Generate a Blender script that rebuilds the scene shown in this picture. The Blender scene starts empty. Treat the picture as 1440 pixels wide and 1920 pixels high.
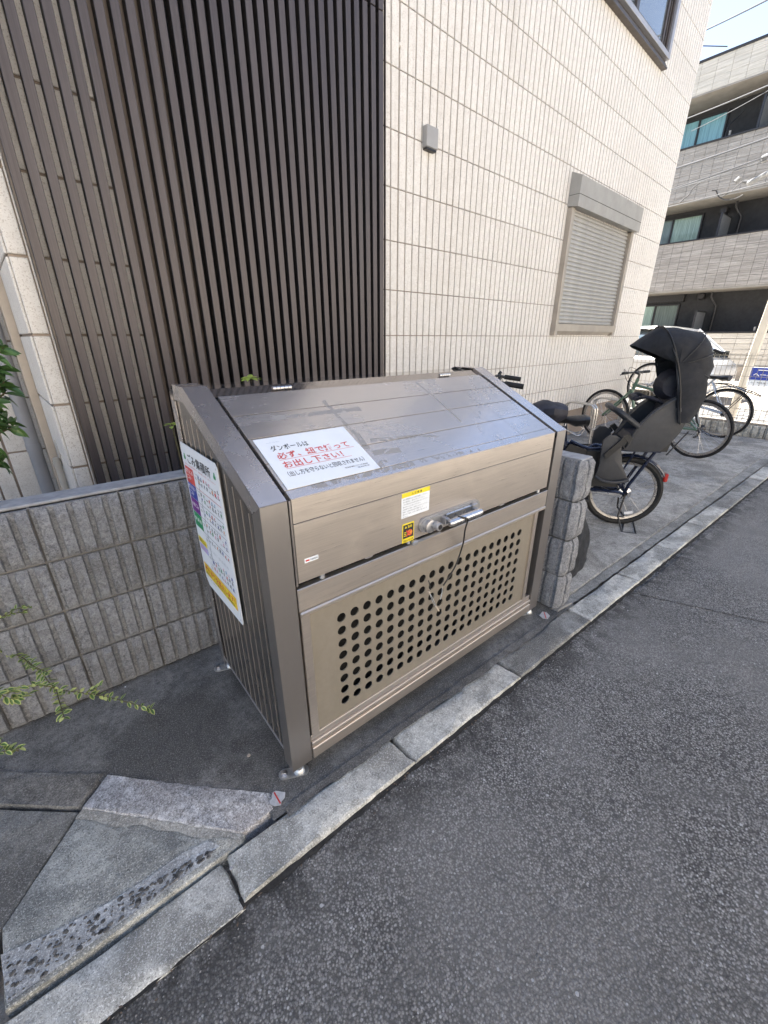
import bpy, bmesh, math, random
from mathutils import Vector, Matrix, noise
R=math.radians
random.seed(7)
sc=bpy.context.scene
COL=sc.collection
# ------------------------------------------------------------------ camera
YAW,PITCH,ROLL=0.68858975,0.39900592,-0.00127579
cam=bpy.data.cameras.new('camera'); camo=bpy.data.objects.new('camera',cam); COL.objects.link(camo)
fw=Vector((math.sin(YAW)*math.cos(PITCH),math.cos(YAW)*math.cos(PITCH),-math.sin(PITCH)))
rt=Vector((math.cos(YAW),-math.sin(YAW),0)); up=rt.cross(fw)
r2=math.cos(ROLL)*rt+math.sin(ROLL)*up; u2=-math.sin(ROLL)*rt+math.cos(ROLL)*up
M=Matrix.Identity(4)
for i in range(3): M[i][0]=r2[i]; M[i][1]=u2[i]; M[i][2]=-fw[i]
M.translation=Vector((-0.33528688,-0.85525074,1.30497684))
camo.matrix_world=M
cam.sensor_fit='HORIZONTAL'; cam.sensor_width=36; cam.lens=775.18665/1440*36
cam.clip_start=.02; cam.clip_end=600
sc.camera=camo
# ------------------------------------------------------------------ world, sun, exposure
W=bpy.data.worlds.new('World'); sc.world=W; W.use_nodes=True
nt=W.node_tree; bg=nt.nodes['Background']
sky=nt.nodes.new('ShaderNodeTexSky'); sky.sky_type='NISHITA'; sky.sun_disc=False
SUN_EL=R(57); SUN_AZ=Vector((0.03,1,0)).normalized()
sky.sun_elevation=SUN_EL; sky.sun_rotation=math.atan2(SUN_AZ.x,SUN_AZ.y)
sky.air_density=.8; sky.dust_density=.5; sky.ozone_density=1.0; sky.altitude=20
hs=nt.nodes.new('ShaderNodeHueSaturation'); hs.inputs['Saturation'].default_value=.82   # hazy pale sky
nt.links.new(sky.outputs[0],hs.inputs['Color']); nt.links.new(hs.outputs[0],bg.inputs[0]); bg.inputs[1].default_value=0.06
sl=bpy.data.lights.new('sun','SUN'); sl.energy=5.0; sl.angle=R(.55); sl.color=(1,.96,.90)
so=bpy.data.objects.new('sun',sl); COL.objects.link(so)
sdir=Vector((SUN_AZ.x*math.cos(SUN_EL),SUN_AZ.y*math.cos(SUN_EL),math.sin(SUN_EL)))
so.rotation_euler=sdir.to_track_quat('Z','Y').to_euler()
sc.view_settings.view_transform='Standard'; sc.view_settings.look='None'; sc.view_settings.gamma=1
sc.view_settings.use_curve_mapping=False; sc.view_settings.exposure=2.95
sc.render.engine='CYCLES'
# ------------------------------------------------------------------ materials
MATS={}
def N(nt,t,**k):
    n=nt.nodes.new(t)
    for a,b in k.items(): setattr(n,a,b)
    return n
class MT:
    """small node helper around one Principled material"""
    def __init__(s,name,rough=.6,metal=0,spec=.5,coat=0):
        s.m=bpy.data.materials.new(name); s.m.use_nodes=True; s.t=s.m.node_tree
        s.b=s.t.nodes['Principled BSDF']; s.b.inputs['Roughness'].default_value=rough
        s.b.inputs['Metallic'].default_value=metal; s.b.inputs['Specular IOR Level'].default_value=spec
        if coat: s.b.inputs['Coat Weight'].default_value=coat; s.b.inputs['Coat Roughness'].default_value=.1
        s.tc=N(s.t,'ShaderNodeTexCoord'); s.h=None; MATS[name]=s.m
    def L(s,a,b): s.t.links.new(a,b)
    def co(s,scale=(1,1,1),src='Object',rot=(0,0,0),loc=(0,0,0)):
        mp=N(s.t,'ShaderNodeMapping'); mp.inputs['Scale'].default_value=scale; mp.inputs['Rotation'].default_value=rot
        mp.inputs['Location'].default_value=loc
        s.L(s.tc.outputs[src],mp.inputs[0]); return mp.outputs[0]
    def wco(s,scale=(1,1,1),loc=(0,0,0)):
        g=N(s.t,'ShaderNodeNewGeometry'); mp=N(s.t,'ShaderNodeMapping'); mp.inputs['Scale'].default_value=scale
        mp.inputs['Location'].default_value=loc
        s.L(g.outputs['Position'],mp.inputs[0]); return mp.outputs[0]
    def noise(s,co,scale=5,detail=4,rough=.55,dist=0):
        n=N(s.t,'ShaderNodeTexNoise'); n.inputs['Scale'].default_value=scale; n.inputs['Detail'].default_value=detail
        n.inputs['Roughness'].default_value=rough; n.inputs['Distortion'].default_value=dist
        s.L(co,n.inputs['Vector']); return n.outputs[0]
    def vor(s,co,scale=5,feature='F1',out='Distance',rnd=1):
        n=N(s.t,'ShaderNodeTexVoronoi'); n.feature=feature; n.inputs['Scale'].default_value=scale
        n.inputs['Randomness'].default_value=rnd
        s.L(co,n.inputs['Vector']); return n.outputs[out]
    def ramp(s,v,stops,interp='LINEAR'):
        n=N(s.t,'ShaderNodeValToRGB'); n.color_ramp.interpolation=interp
        e=n.color_ramp.elements
        while len(e)<len(stops): e.new(.5)
        for i,(p,c) in enumerate(stops):
            e[i].position=p; e[i].color=(c,c,c,1) if isinstance(c,(int,float)) else (*c,1)
        s.L(v,n.inputs[0]); return n.outputs[0]
    def mix(s,f,a,b,mode='MIX'):
        n=N(s.t,'ShaderNodeMix',data_type='RGBA',blend_type=mode)
        for v,k in ((f,0),(a,6),(b,7)):
            if isinstance(v,(int,float)): 
                n.inputs[k].default_value=v if k==0 else (v,v,v,1)
            elif isinstance(v,tuple): n.inputs[k].default_value=(*v,1)
            else: s.L(v,n.inputs[k])
        return n.outputs[2]
    def math(s,op,a,b=0,c=None):
        n=N(s.t,'ShaderNodeMath',operation=op)
        for i,v in enumerate((a,b,c)):
            if v is None: continue
            if isinstance(v,(int,float)): n.inputs[i].default_value=v
            else: s.L(v,n.inputs[i])
        return n.outputs[0]
    def rng(s,v,a,b,c=0,d=1):
        n=N(s.t,'ShaderNodeMapRange'); n.inputs[1].default_value=a; n.inputs[2].default_value=b
        n.inputs[3].default_value=c; n.inputs[4].default_value=d; s.L(v,n.inputs[0]); return n.outputs[0]
    def sep(s,co):
        n=N(s.t,'ShaderNodeSeparateXYZ'); s.L(co,n.inputs[0]); return n.outputs
    def bump(s,h,strength=.5,dist=.01):
        n=N(s.t,'ShaderNodeBump'); n.inputs['Strength'].default_value=strength; n.inputs['Distance'].default_value=dist
        s.L(h,n.inputs['Height'])
        if s.h is not None: s.L(s.h,n.inputs['Normal'])
        s.h=n.outputs[0]; s.L(s.h,s.b.inputs['Normal'])
    def color(s,c):
        if isinstance(c,tuple): s.b.inputs['Base Color'].default_value=(*c,1)
        else: s.L(c,s.b.inputs['Base Color'])
    def rough(s,v): s.L(v,s.b.inputs['Roughness'])
def simple(name,c,rough=.5,metal=0,var=.12,scale=20,bump=.0,coat=0,spec=.5,bscale=200):
    t=MT(name,rough,metal,spec,coat); co=t.co()
    n=t.noise(co,scale,5,.6)
    d=tuple(max(0,x*(1-var*2)) for x in c); e=tuple(min(1,x*(1+var)) for x in c)
    t.color(t.ramp(n,[(.3,d),(.7,e)]))
    t.rough(t.rng(t.noise(co,scale*1.7,4,.6),.3,.7,max(.04,rough-.08),min(1,rough+.1)))
    if bump: t.bump(t.noise(co,bscale,4,.6),bump,.002)
    return t.m
def metal_sheet(name,c,rough,axis=0,metal=.85,bmp=.05):
    t=MT(name,rough,metal); sc_=[90,90,90]; sc_[axis]=1.2
    co=t.co(tuple(sc_)); g=t.noise(co,6,4,.7)
    wc=t.wco(); big=t.noise(wc,2.3,5,.6); mid=t.noise(wc,9,5,.65)
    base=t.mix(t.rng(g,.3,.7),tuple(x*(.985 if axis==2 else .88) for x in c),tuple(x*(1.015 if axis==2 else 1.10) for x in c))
    dirt=t.rng(mid,.52,.75)
    base=t.mix(t.math('MULTIPLY',dirt,.22),base,tuple(x*.7 for x in c))
    x=t.math('MULTIPLY',t.rng(big,.45,.7),.18)
    base=t.mix(x,base,(.34,.32,.30))
    t.color(base)
    gv=.015 if axis==2 else .06; t.rough(t.math('ADD',t.rng(g,.3,.7,rough-gv,rough+gv),t.math('MULTIPLY',dirt,.14)))
    
    if bmp: t.bump(g,bmp,.0006)
    return t.m
BRZ=(.56,.50,.44)
bronze=metal_sheet('bronze_aluminium',BRZ,.33,0,.82)
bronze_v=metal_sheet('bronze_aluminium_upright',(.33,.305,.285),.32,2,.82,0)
bronze_s=metal_sheet('bronze_aluminium_slope',(.54,.51,.50),.25,2,.85,0)
bronze_t=metal_sheet('bronze_aluminium_mirror_strip',(.36,.33,.31),.07,0,.9,0)
def make_panel_mat():
    t=MT('olive_bronze_panel',.46,.55)
    co=t.wco(); n=t.noise(co,60,4,.6); m=t.noise(t.wco((3,3,1)),3,5,.6)
    c=t.mix(t.rng(m,.35,.7),(.36,.32,.26),(.31,.28,.225)); c=t.mix(t.math('MULTIPLY',t.rng(n,.3,.7),.25),c,(.26,.225,.18)); t.color(c)
    t.rough(t.rng(m,.3,.7,.40,.5)); return t.m
panelm=make_panel_mat()
def make_side():
    t=MT('bronze_side_panel',.3,.85)
    g=t.noise(t.wco((30,30,.5)),2,3,.6); m=t.noise(t.wco((1,3,1.0)),2,4,.6)
    c=t.mix(t.rng(g,.3,.7),(.205,.188,.172),(.222,.204,.187))
    c=t.mix(t.math('MULTIPLY',t.rng(m,.5,.72),.12),c,(.14,.125,.115)); t.color(c)
    t.rough(t.rng(m,.3,.7,.20,.30)); return t.m
sidem=make_side()
ribm=simple('pale_bronze_rib_edge',(.36,.325,.295),.4,.6,.05,20)
def make_lid():
    # slat metal with glue residue and water streaks left on it
    t=MT('bronze_lid_slat',.34,.8)
    co=t.tc.outputs['Object']; xyz=t.sep(co)      # x along lid, y up slope
    X,Y=xyz[0],xyz[1]
    g=t.noise(t.co((1.5,90,90)),6,4,.7)
    c=t.mix(t.rng(g,.3,.7),(.50,.475,.465),(.62,.59,.58))
    c=t.mix(.15,c,(.33,.31,.30))
    rag=t.noise(co,38,5,.72); rag2=t.noise(co,9,4,.6)
    def band(x0,y0,x1,y1,w,thr):
        L=math.hypot(x1-x0,y1-y0); dx,dy=(x1-x0)/L,(y1-y0)/L
        a=t.math('ADD',t.math('MULTIPLY',t.math('SUBTRACT',X,x0),dx),t.math('MULTIPLY',t.math('SUBTRACT',Y,y0),dy))
        b=t.math('ABSOLUTE',t.math('SUBTRACT',t.math('MULTIPLY',t.math('SUBTRACT',X,x0),-dy),t.math('MULTIPLY',t.math('SUBTRACT',Y,y0),-dx)))
        m=t.math('MULTIPLY',t.math('GREATER_THAN',a,0),t.math('LESS_THAN',a,L))
        w2=t.math('MULTIPLY',t.rng(rag2,.3,.7,.5,1.2),w)
        m=t.math('MULTIPLY',m,t.math('LESS_THAN',b,w2))
        return t.math('MULTIPLY',m,t.math('GREATER_THAN',rag,thr))
    bands=[(.19,.325,.50,.316,.012,.42),(.395,.385,.40,.17,.008,.46),(.405,.20,.395,.12,.012,.35),(.43,.155,.60,.135,.011,.45),(.60,.14,.70,.11,.007,.5),
           (.40,.10,.50,.09,.013,.40),(.862,.44,.866,.30,.006,.36),(.866,.29,.860,.165,.007,.30),(.15,.026,.50,.020,.012,.47),(.52,.022,.80,.012,.010,.52),(.36,.03,.42,.06,.012,.48)]
    tot=None
    for b in bands:
        m=band(*b); tot=m if tot is None else t.math('MAXIMUM',tot,m)
    c=t.mix(t.math('MULTIPLY',tot,.75),c,(.25,.235,.215))
    # water streaks running down the slope on the right
    st=t.noise(t.co((26,1.1,1)),2.2,4,.6); ms=t.math('MULTIPLY',t.rng(st,.60,.66),t.rng(X,.75,.95))
    c=t.mix(t.math('MULTIPLY',ms,.35),c,(.17,.16,.15))
    dust=t.noise(co,2.8,6,.6,.6); md=t.rng(dust,.47,.56)
    c=t.mix(t.math('MULTIPLY',md,.15),c,(.42,.41,.40))
    t.color(c)
    r=t.math('ADD',t.rng(g,.3,.7,.20,.25),t.math('MULTIPLY',md,.07))
    r=t.math('ADD',r,t.math('MULTIPLY',tot,.3)); t.rough(r)
    t.b.inputs['Metallic'].default_value=.8
    mm=t.math('SUBTRACT',.8,t.math('MULTIPLY',tot,.55)); t.L(mm,t.b.inputs['Metallic'])
    t.bump(g,.05,.0006)
    return t.m
lidm=make_lid()
darkgap=simple('gap_shade_black',(.012,.012,.012),.8)  # near-black that puts the shade of gaps and recesses into the colour
steel=simple('brushed_steel',(.58,.58,.59),.3,1,.06,30)
zinc=simple('zinc_plate',(.62,.64,.66),.42,.9,.1,60)
alu=simple('satin_cast_aluminium',(.42,.42,.43),.38,.75,.08,40,.1)
def make_tile():
    t=MT('cream_speckled_tile',.75)
    w=t.wco()
    big=t.noise(w,1.3,4,.6); sp=t.noise(w,190,2,.5); sp2=t.noise(w,420,2,.5); mid=t.noise(w,28,4,.6)
    c=t.mix(t.rng(mid,.3,.7),(.64,.61,.562),(.74,.715,.668))
    c=t.mix(t.math('MULTIPLY',t.rng(sp,.57,.64),.6),c,(.36,.31,.26))
    c=t.mix(t.math('MULTIPLY',t.rng(sp2,.56,.64),.3),c,(.80,.77,.72))
    c=t.mix(t.math('MULTIPLY',t.rng(big,.5,.8),.3),c,(.47,.42,.36))
    drip=t.noise(t.wco((14,14,.35)),1.5,5,.65)
    c=t.mix(t.math('MULTIPLY',t.rng(drip,.55,.75),.22),c,(.36,.31,.26))
    oi=N(t.t,'ShaderNodeObjectInfo'); c=t.mix(t.rng(oi.outputs['Random'],0,1,0,.14),c,(.50,.46,.41))
    t.color(c); t.bump(sp,.35,.002); return t.m
tilem=make_tile()
def make_tilejoint():
    t=MT('tile_joint_bed',.85); w=t.wco(); n=t.noise(w,60,4,.6); b=t.noise(w,1.8,4,.6)
    c=t.mix(t.rng(b,.35,.7),(.27,.22,.18),(.36,.30,.25)); c=t.mix(t.math('MULTIPLY',t.rng(n,.4,.7),.3),c,(.19,.15,.12)); t.color(c); return t.m
jointm=make_tilejoint()
def make_louv():
    t=MT('dark_brown_louver',.42,.25)
    w=t.wco(); g=t.noise(t.wco((160,160,1.2)),1.5,4,.6); b=t.noise(t.wco((6,6,.8)),2,4,.6)
    c=t.mix(t.rng(g,.3,.7),(.054,.045,.045),(.084,.071,.072)); c=t.mix(t.math('MULTIPLY',t.rng(b,.45,.75),.35),c,(.125,.11,.112)); t.color(c)
    t.rough(t.rng(b,.3,.7,.36,.5)); return t.m
louvm=make_louv()
louvd=simple('shade_dark_slat_web',(.016,.013,.013),.7)  # slat sides near-black: shade between the slats put into the colour
def make_block():
    t=MT('split_face_concrete_block',.9); w=t.wco()
    big=t.noise(w,4,5,.6); m=t.noise(w,75,6,.78); f=t.noise(w,300,3,.6)
    c=t.mix(t.rng(m,.34,.68),(.20,.204,.215),(.50,.51,.535)); c=t.mix(t.math('MULTIPLY',t.rng(big,.45,.7),.5),c,(.14,.138,.135))
    c=t.mix(t.math('MULTIPLY',t.rng(f,.6,.7),.7),c,(.66,.67,.68)); c=t.mix(t.math('MULTIPLY',t.rng(f,.42,.34),.5),c,(.07,.07,.065))
    t.color(c); t.bump(m,1.0,.012); t.bump(f,.5,.002); return t.m
blockm=make_block()
def make_mortar():
    t=MT('grey_mortar',.9); w=t.wco(); m=t.noise(w,30,5,.6); f=t.noise(w,200,3,.6)
    c=t.mix(t.rng(m,.3,.7),(.15,.145,.137),(.25,.245,.235)); t.color(c); t.bump(f,.5,.002); return t.m
mortarm=make_mortar()
copem=simple('smooth_block_coping',(.33,.335,.345),.85,0,.15,25,.4)
def conc(name,lo,hi,stain,speck=.5,bump=.5,pit=.3,big=1.6,seed=0,wet=0,spk=(.62,.6,.57)):
    t=MT(name,.88); w=t.wco(loc=(seed,seed*.7,0))
    b=t.noise(w,big,6,.62,.4); b2=t.noise(w,big*5,6,.65,.3); m=t.noise(w,40,5,.7); f=t.noise(w,330,3,.6); v=t.vor(w,380,'F1','Distance'); cell=t.vor(w,380,'F1','Color')
    c=t.mix(t.rng(m,.32,.7),lo,hi)
    c=t.mix(t.math('MULTIPLY',t.rng(b,.45,.58),.8),c,stain)
    c=t.mix(t.math('MULTIPLY',t.rng(b2,.50,.62),.55),c,tuple(x*.8 for x in stain))
    cs=t.sep(cell)[0]
    k=t.math('MULTIPLY',t.math('GREATER_THAN',cs,.86),t.math('LESS_THAN',v,.42))
    c=t.mix(t.math('MULTIPLY',k,speck),c,spk)
    k2=t.math('MULTIPLY',t.math('LESS_THAN',cs,.14),t.math('LESS_THAN',v,.45))
    c=t.mix(t.math('MULTIPLY',k2,pit),c,(.05,.05,.048))
    bb=t.noise(w,210,4,.8); c=t.mix(t.math('MULTIPLY',t.rng(bb,.54,.64),.75),c,tuple(x*.45 for x in lo)); c=t.mix(t.math('MULTIPLY',t.rng(bb,.46,.37),.6),c,tuple(min(1,x*1.55) for x in hi))
    t.color(c); t.rough(t.rng(b,.3,.7,.92,.7)); t.bump(m,bump,.004); t.bump(f,bump,.002); return t.m
padm=conc('dark_stained_concrete',(.10,.098,.092),(.27,.263,.247),(.07,.068,.064),.35,1.0,.5,2.6,3,spk=(.36,.35,.33))
kerbm=conc('kerb_concrete',(.44,.43,.385),(.69,.675,.615),(.21,.203,.178),.4,.8,.5,4.2,11)
kerbd=conc('aged_kerb_concrete',(.22,.216,.20),(.40,.395,.365),(.115,.111,.10),.4,.8,.5,3.4,21)
slabm=conc('parking_slab_concrete',(.25,.247,.234),(.43,.425,.40),(.125,.122,.113),.3,.8,.4,2.6,5)
apronm=conc('driveway_concrete',(.34,.338,.305),(.58,.575,.52),(.17,.172,.158),.4,1.0,.9,4.5,31)
palem=conc('pale_sunlit_concrete',(.27,.235,.195),(.34,.30,.25),(.23,.2,.165),.3,.3,.2,1.0,41)
whitek=conc('lime_crusted_kerb',(.17,.165,.158),(.80,.79,.79),(.34,.32,.31),.5,1.2,.8,7,51)
def make_asphalt():
    t=MT('asphalt',.88); w=t.wco()
    d=t.vor(w,185,'F1','Distance'); cc=t.sep(t.vor(w,185,'F1','Color')); big=t.noise(w,.9,5,.6,.5); m=t.noise(w,12,5,.65)
    d2=t.vor(w,420,'F1','Distance'); c2=t.sep(t.vor(w,420,'F1','Color'))
    base=t.mix(t.rng(cc[1],0,1),(.112,.108,.102),(.42,.405,.38))
    st=t.math('MULTIPLY',t.math('GREATER_THAN',cc[0],.905),t.math('LESS_THAN',d,.46))
    base=t.mix(t.math('MULTIPLY',st,.75),base,t.mix(t.rng(cc[2],.2,1),(.28,.28,.275),(.66,.655,.64)))
    s2=t.math('MULTIPLY',t.math('GREATER_THAN',c2[0],.93),t.math('LESS_THAN',d2,.42))
    base=t.mix(t.math('MULTIPLY',s2,.55),base,(.5,.5,.51))
    base=t.mix(t.math('MULTIPLY',t.rng(d,.40,.62),.75),base,(.025,.025,.025))
    base=t.mix(t.math('MULTIPLY',t.rng(m,.5,.75),.35),base,(.035,.035,.038))
    base=t.mix(t.math('MULTIPLY',t.rng(big,.46,.62),.40),base,(.29,.28,.262))
    big2=t.noise(t.wco((1,1,1),(5,3,0)),1.7,6,.68,.8); base=t.mix(t.math('MULTIPLY',t.rng(big2,.50,.64),.45),base,(.17,.164,.154))
    Yw=t.sep(w)[1]; Xw=t.sep(w)[0]; near=t.rng(t.math('ADD',Yw,t.math('MULTIPLY',Xw,.012)),-.36,-.19); edge=t.noise(w,9,6,.72,.5)
    base=t.mix(t.math('MULTIPLY',t.math('MULTIPLY',near,t.rng(edge,.42,.56)),.85),base,(.020,.019,.018))
    d3=t.vor(w,88,'F1','Distance'); c3=t.sep(t.vor(w,88,'F1','Color')); s3=t.math('MULTIPLY',t.math('GREATER_THAN',c3[0],.93),t.math('LESS_THAN',d3,t.rng(c3[1],0,1,.16,.40)))
    base=t.mix(t.math('MULTIPLY',s3,.8),base,t.mix(t.rng(c3[2],.2,1),(.22,.22,.22),(.60,.59,.58)))
    t.color(base); t.rough(t.rng(cc[2],0,1,.7,.95))
    h=t.math('SUBTRACT',1,d); t.bump(h,.75,.004); t.bump(t.noise(w,300,4,.75),.9,.004)
    return t.m
asph=make_asphalt()
crackm=simple('black_joint_dirt',(.034,.032,.029),.95,0,.3,60,.5)
# paints, plastics
whitep=simple('white_print_board',(.74,.78,.82),.38,0,.02,8)
inkblk=simple('black_ink',(.02,.025,.03),.4); inkred=simple('red_ink',(.62,.06,.05),.4); inktea=simple('teal_ink',(.05,.22,.3),.4)
inkgray=simple('grey_ink',(.22,.24,.27),.5); inkgreen=simple('green_ink',(.02,.30,.12),.4); inkblue=simple('blue_ink',(.04,.07,.36),.4)
inkpur=simple('purple_ink',(.17,.02,.25),.4); inkyel=simple('yellow_ink',(.85,.68,.03),.4); inkpink=simple('pink_ink',(.75,.35,.5),.4); inklil=simple('lilac_ink',(.45,.42,.72),.4)
inkwht=simple('white_ink',(.82,.82,.82),.4); inkor=simple('orange_ink',(.75,.28,.04),.4); inkcy=simple('pale_blue_ink',(.25,.45,.65),.4)
navyp=simple('navy_paint',(.010,.017,.045),.25,.3,.1,10,0,.6)
greenp=simple('sage_green_paint',(.10,.17,.115),.35,.1,.1,10,0,.3)
rubber=simple('black_rubber',(.008,.008,.0085),.7,0,.2,40)
blackp=simple('black_plastic',(.012,.012,.013),.42,0,.15,30)
greyp=simple('charcoal_seat_plastic',(.036,.038,.043),.5,0,.1,30,.15)
fabric=simple('black_canopy_fabric',(.014,.0155,.020),.82,0,.2,14,.4)
fabric2=simple('navy_black_cover_cloth',(.022,.023,.035),.6,0,.3,12,.3)
bagm=simple('black_bag_cloth',(.007,.007,.009),.42,0,.3,12,.4)
chrome=simple('chrome',(.75,.75,.76),.14,1,.03,20)
darkst=simple('dark_steel',(.06,.06,.062),.4,.8,.1,30)
rimm=simple('pale_rim_aluminium',(.46,.44,.42),.3,.8,.06,20)
redl=simple('red_reflector',(.42,.03,.02),.25,0,.1,20,0,.6)
fendm=simple('silver_mudguard',(.55,.60,.66),.28,.8,.05,20)
sealm=simple('rack_stainless',(.66,.64,.60),.3,.9,.06,20)
shutm=simple('taupe_shutter_paint',(.33,.32,.295),.5,.15,.06,6,.1)
shutm2=simple('champagne_window_frame',(.37,.33,.28),.42,.35,.07,6)
slatm=simple('grey_shutter_slat',(.38,.375,.36),.45,.3,.06,6)
wfm=simple('brown_window_frame',(.085,.07,.06),.4,.4,.1,10)
wfg=simple('grey_window_trim',(.36,.36,.38),.4,.3,.05,10)
lamp=simple('grey_lamp_cover',(.33,.32,.305),.45,.2,.05,10)
pipem=simple('grey_vinyl_pipe',(.25,.255,.27),.4,0,.08,6)
beigem=simple('beige_corner_trim',(.52,.44,.35),.6,0,.06,6)
ventm=simple('cream_vent_hood',(.44,.41,.36),.5,0,.06,10)
def glass(name,tint=(.03,.035,.04),rough=.03):
    t=MT(name,rough,0,.9); co=t.wco(); n=t.noise(co,.8,2,.5); t.color(t.mix(t.rng(n,.3,.7),tint,tuple(x*1.3 for x in tint)))
    t.b.inputs['Coat Weight'].default_value=1; t.b.inputs['Coat Roughness'].default_value=.02; return t.m
glassm=glass('dark_reflective_glass',(.10,.12,.14))
carglass=glass('car_window_glass',(.05,.07,.08))
def curtain(name,a,b):
    t=MT(name,.35); w=t.wco((1,7,.25)); n=t.noise(w,6,4,.6,.5); t.color(t.mix(t.rng(n,.35,.68),a,b)); t.b.inputs['Coat Weight'].default_value=.6; return t.m
curt_a=curtain('aqua_curtain_behind_glass',(.10,.24,.27),(.22,.45,.50)); curt_b=curtain('pale_green_curtain_behind_glass',(.13,.21,.18),(.33,.46,.38)); curt_c=curtain('dim_green_curtain_behind_glass',(.06,.09,.085),(.13,.18,.16))
def striped(name,cols,seed):
    t=MT(name,.8); w=t.wco((1,.9,46),loc=(0,seed,seed)); oi=N(t.t,'ShaderNodeObjectInfo')
    n=t.noise(w,1.6,3,.75); f=t.noise(t.wco(),25,4,.6)
    c=t.ramp(n,[(.30,cols[0]),(.45,cols[1]),(.6,cols[2])]); c=t.mix(t.math('MULTIPLY',t.rng(f,.4,.7),.2),c,cols[0])
    c=t.mix(t.rng(oi.outputs['Random'],0,1,0,.28),c,tuple(x*.7 for x in cols[1]))
    t.color(c); t.bump(n,.8,.02); return t.m
stripem=striped('grey_striped_cladding',((.12,.112,.10),(.25,.235,.212),(.40,.38,.35)),3)
stripel=striped('pale_striped_cladding',((.36,.335,.29),(.47,.445,.39),(.60,.57,.51)),9)
bwall=simple('charcoal_render_wall',(.024,.025,.028),.8,0,.12,6,.3)
soffit=simple('balcony_soffit',(.24,.23,.21),.8,0,.1,3)
railm=simple('dark_balcony_rail',(.03,.03,.033),.4,.4)
partm=simple('frosted_partition_panel',(.20,.205,.21),.5,0,.06,5)
carp=simple('white_car_paint',(.62,.61,.59),.2,0,.02,3,0,1)
galv=simple('beige_coated_wire',(.42,.37,.29),.45,.3,.1,10)
postm=simple('cream_sign_post',(.62,.56,.46),.6,0,.06,6)
roofm=simple('grey_roof',(.12,.12,.12),.8)
soilm=conc('planting_soil',(.035,.028,.02),(.07,.055,.04),(.03,.025,.02),.2,1,.4,3,61)
def leafmat(name,a,b):
    t=MT(name,.42); w=t.co(); oi=N(t.t,'ShaderNodeObjectInfo'); n=t.noise(w,60,3,.6)
    c=t.mix(t.rng(n,.3,.7),a,b); c=t.mix(t.rng(oi.outputs['Random'],0,1,0,.5),c,tuple(x*.55 for x in b)); t.color(c)
    t.b.inputs['Subsurface Weight'].default_value=0; return t.m
leafg=leafmat('leaf_green',(.05,.12,.03),(.11,.20,.05)); leafc=leafmat('leaf_cream_edge',(.36,.42,.12),(.52,.55,.20)); leafy=leafmat('leaf_lime',(.22,.32,.05),(.38,.45,.09))
leafd=leafmat('leaf_deep_green',(.03,.075,.02),(.06,.13,.035)); stemm=simple('brown_green_stem',(.10,.09,.04),.7); stemr=simple('bare_stem',(.14,.10,.07),.8)
wirem=simple('grey_overhead_cable',(.015,.015,.017),.6); wirel=simple('pale_overhead_cable',(.055,.055,.055),.6); insul=simple('pale_insulator',(.20,.20,.195),.35)
waxm=simple('peeled_paper_scrap',(.50,.50,.50),.7,0,.12,60)
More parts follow.
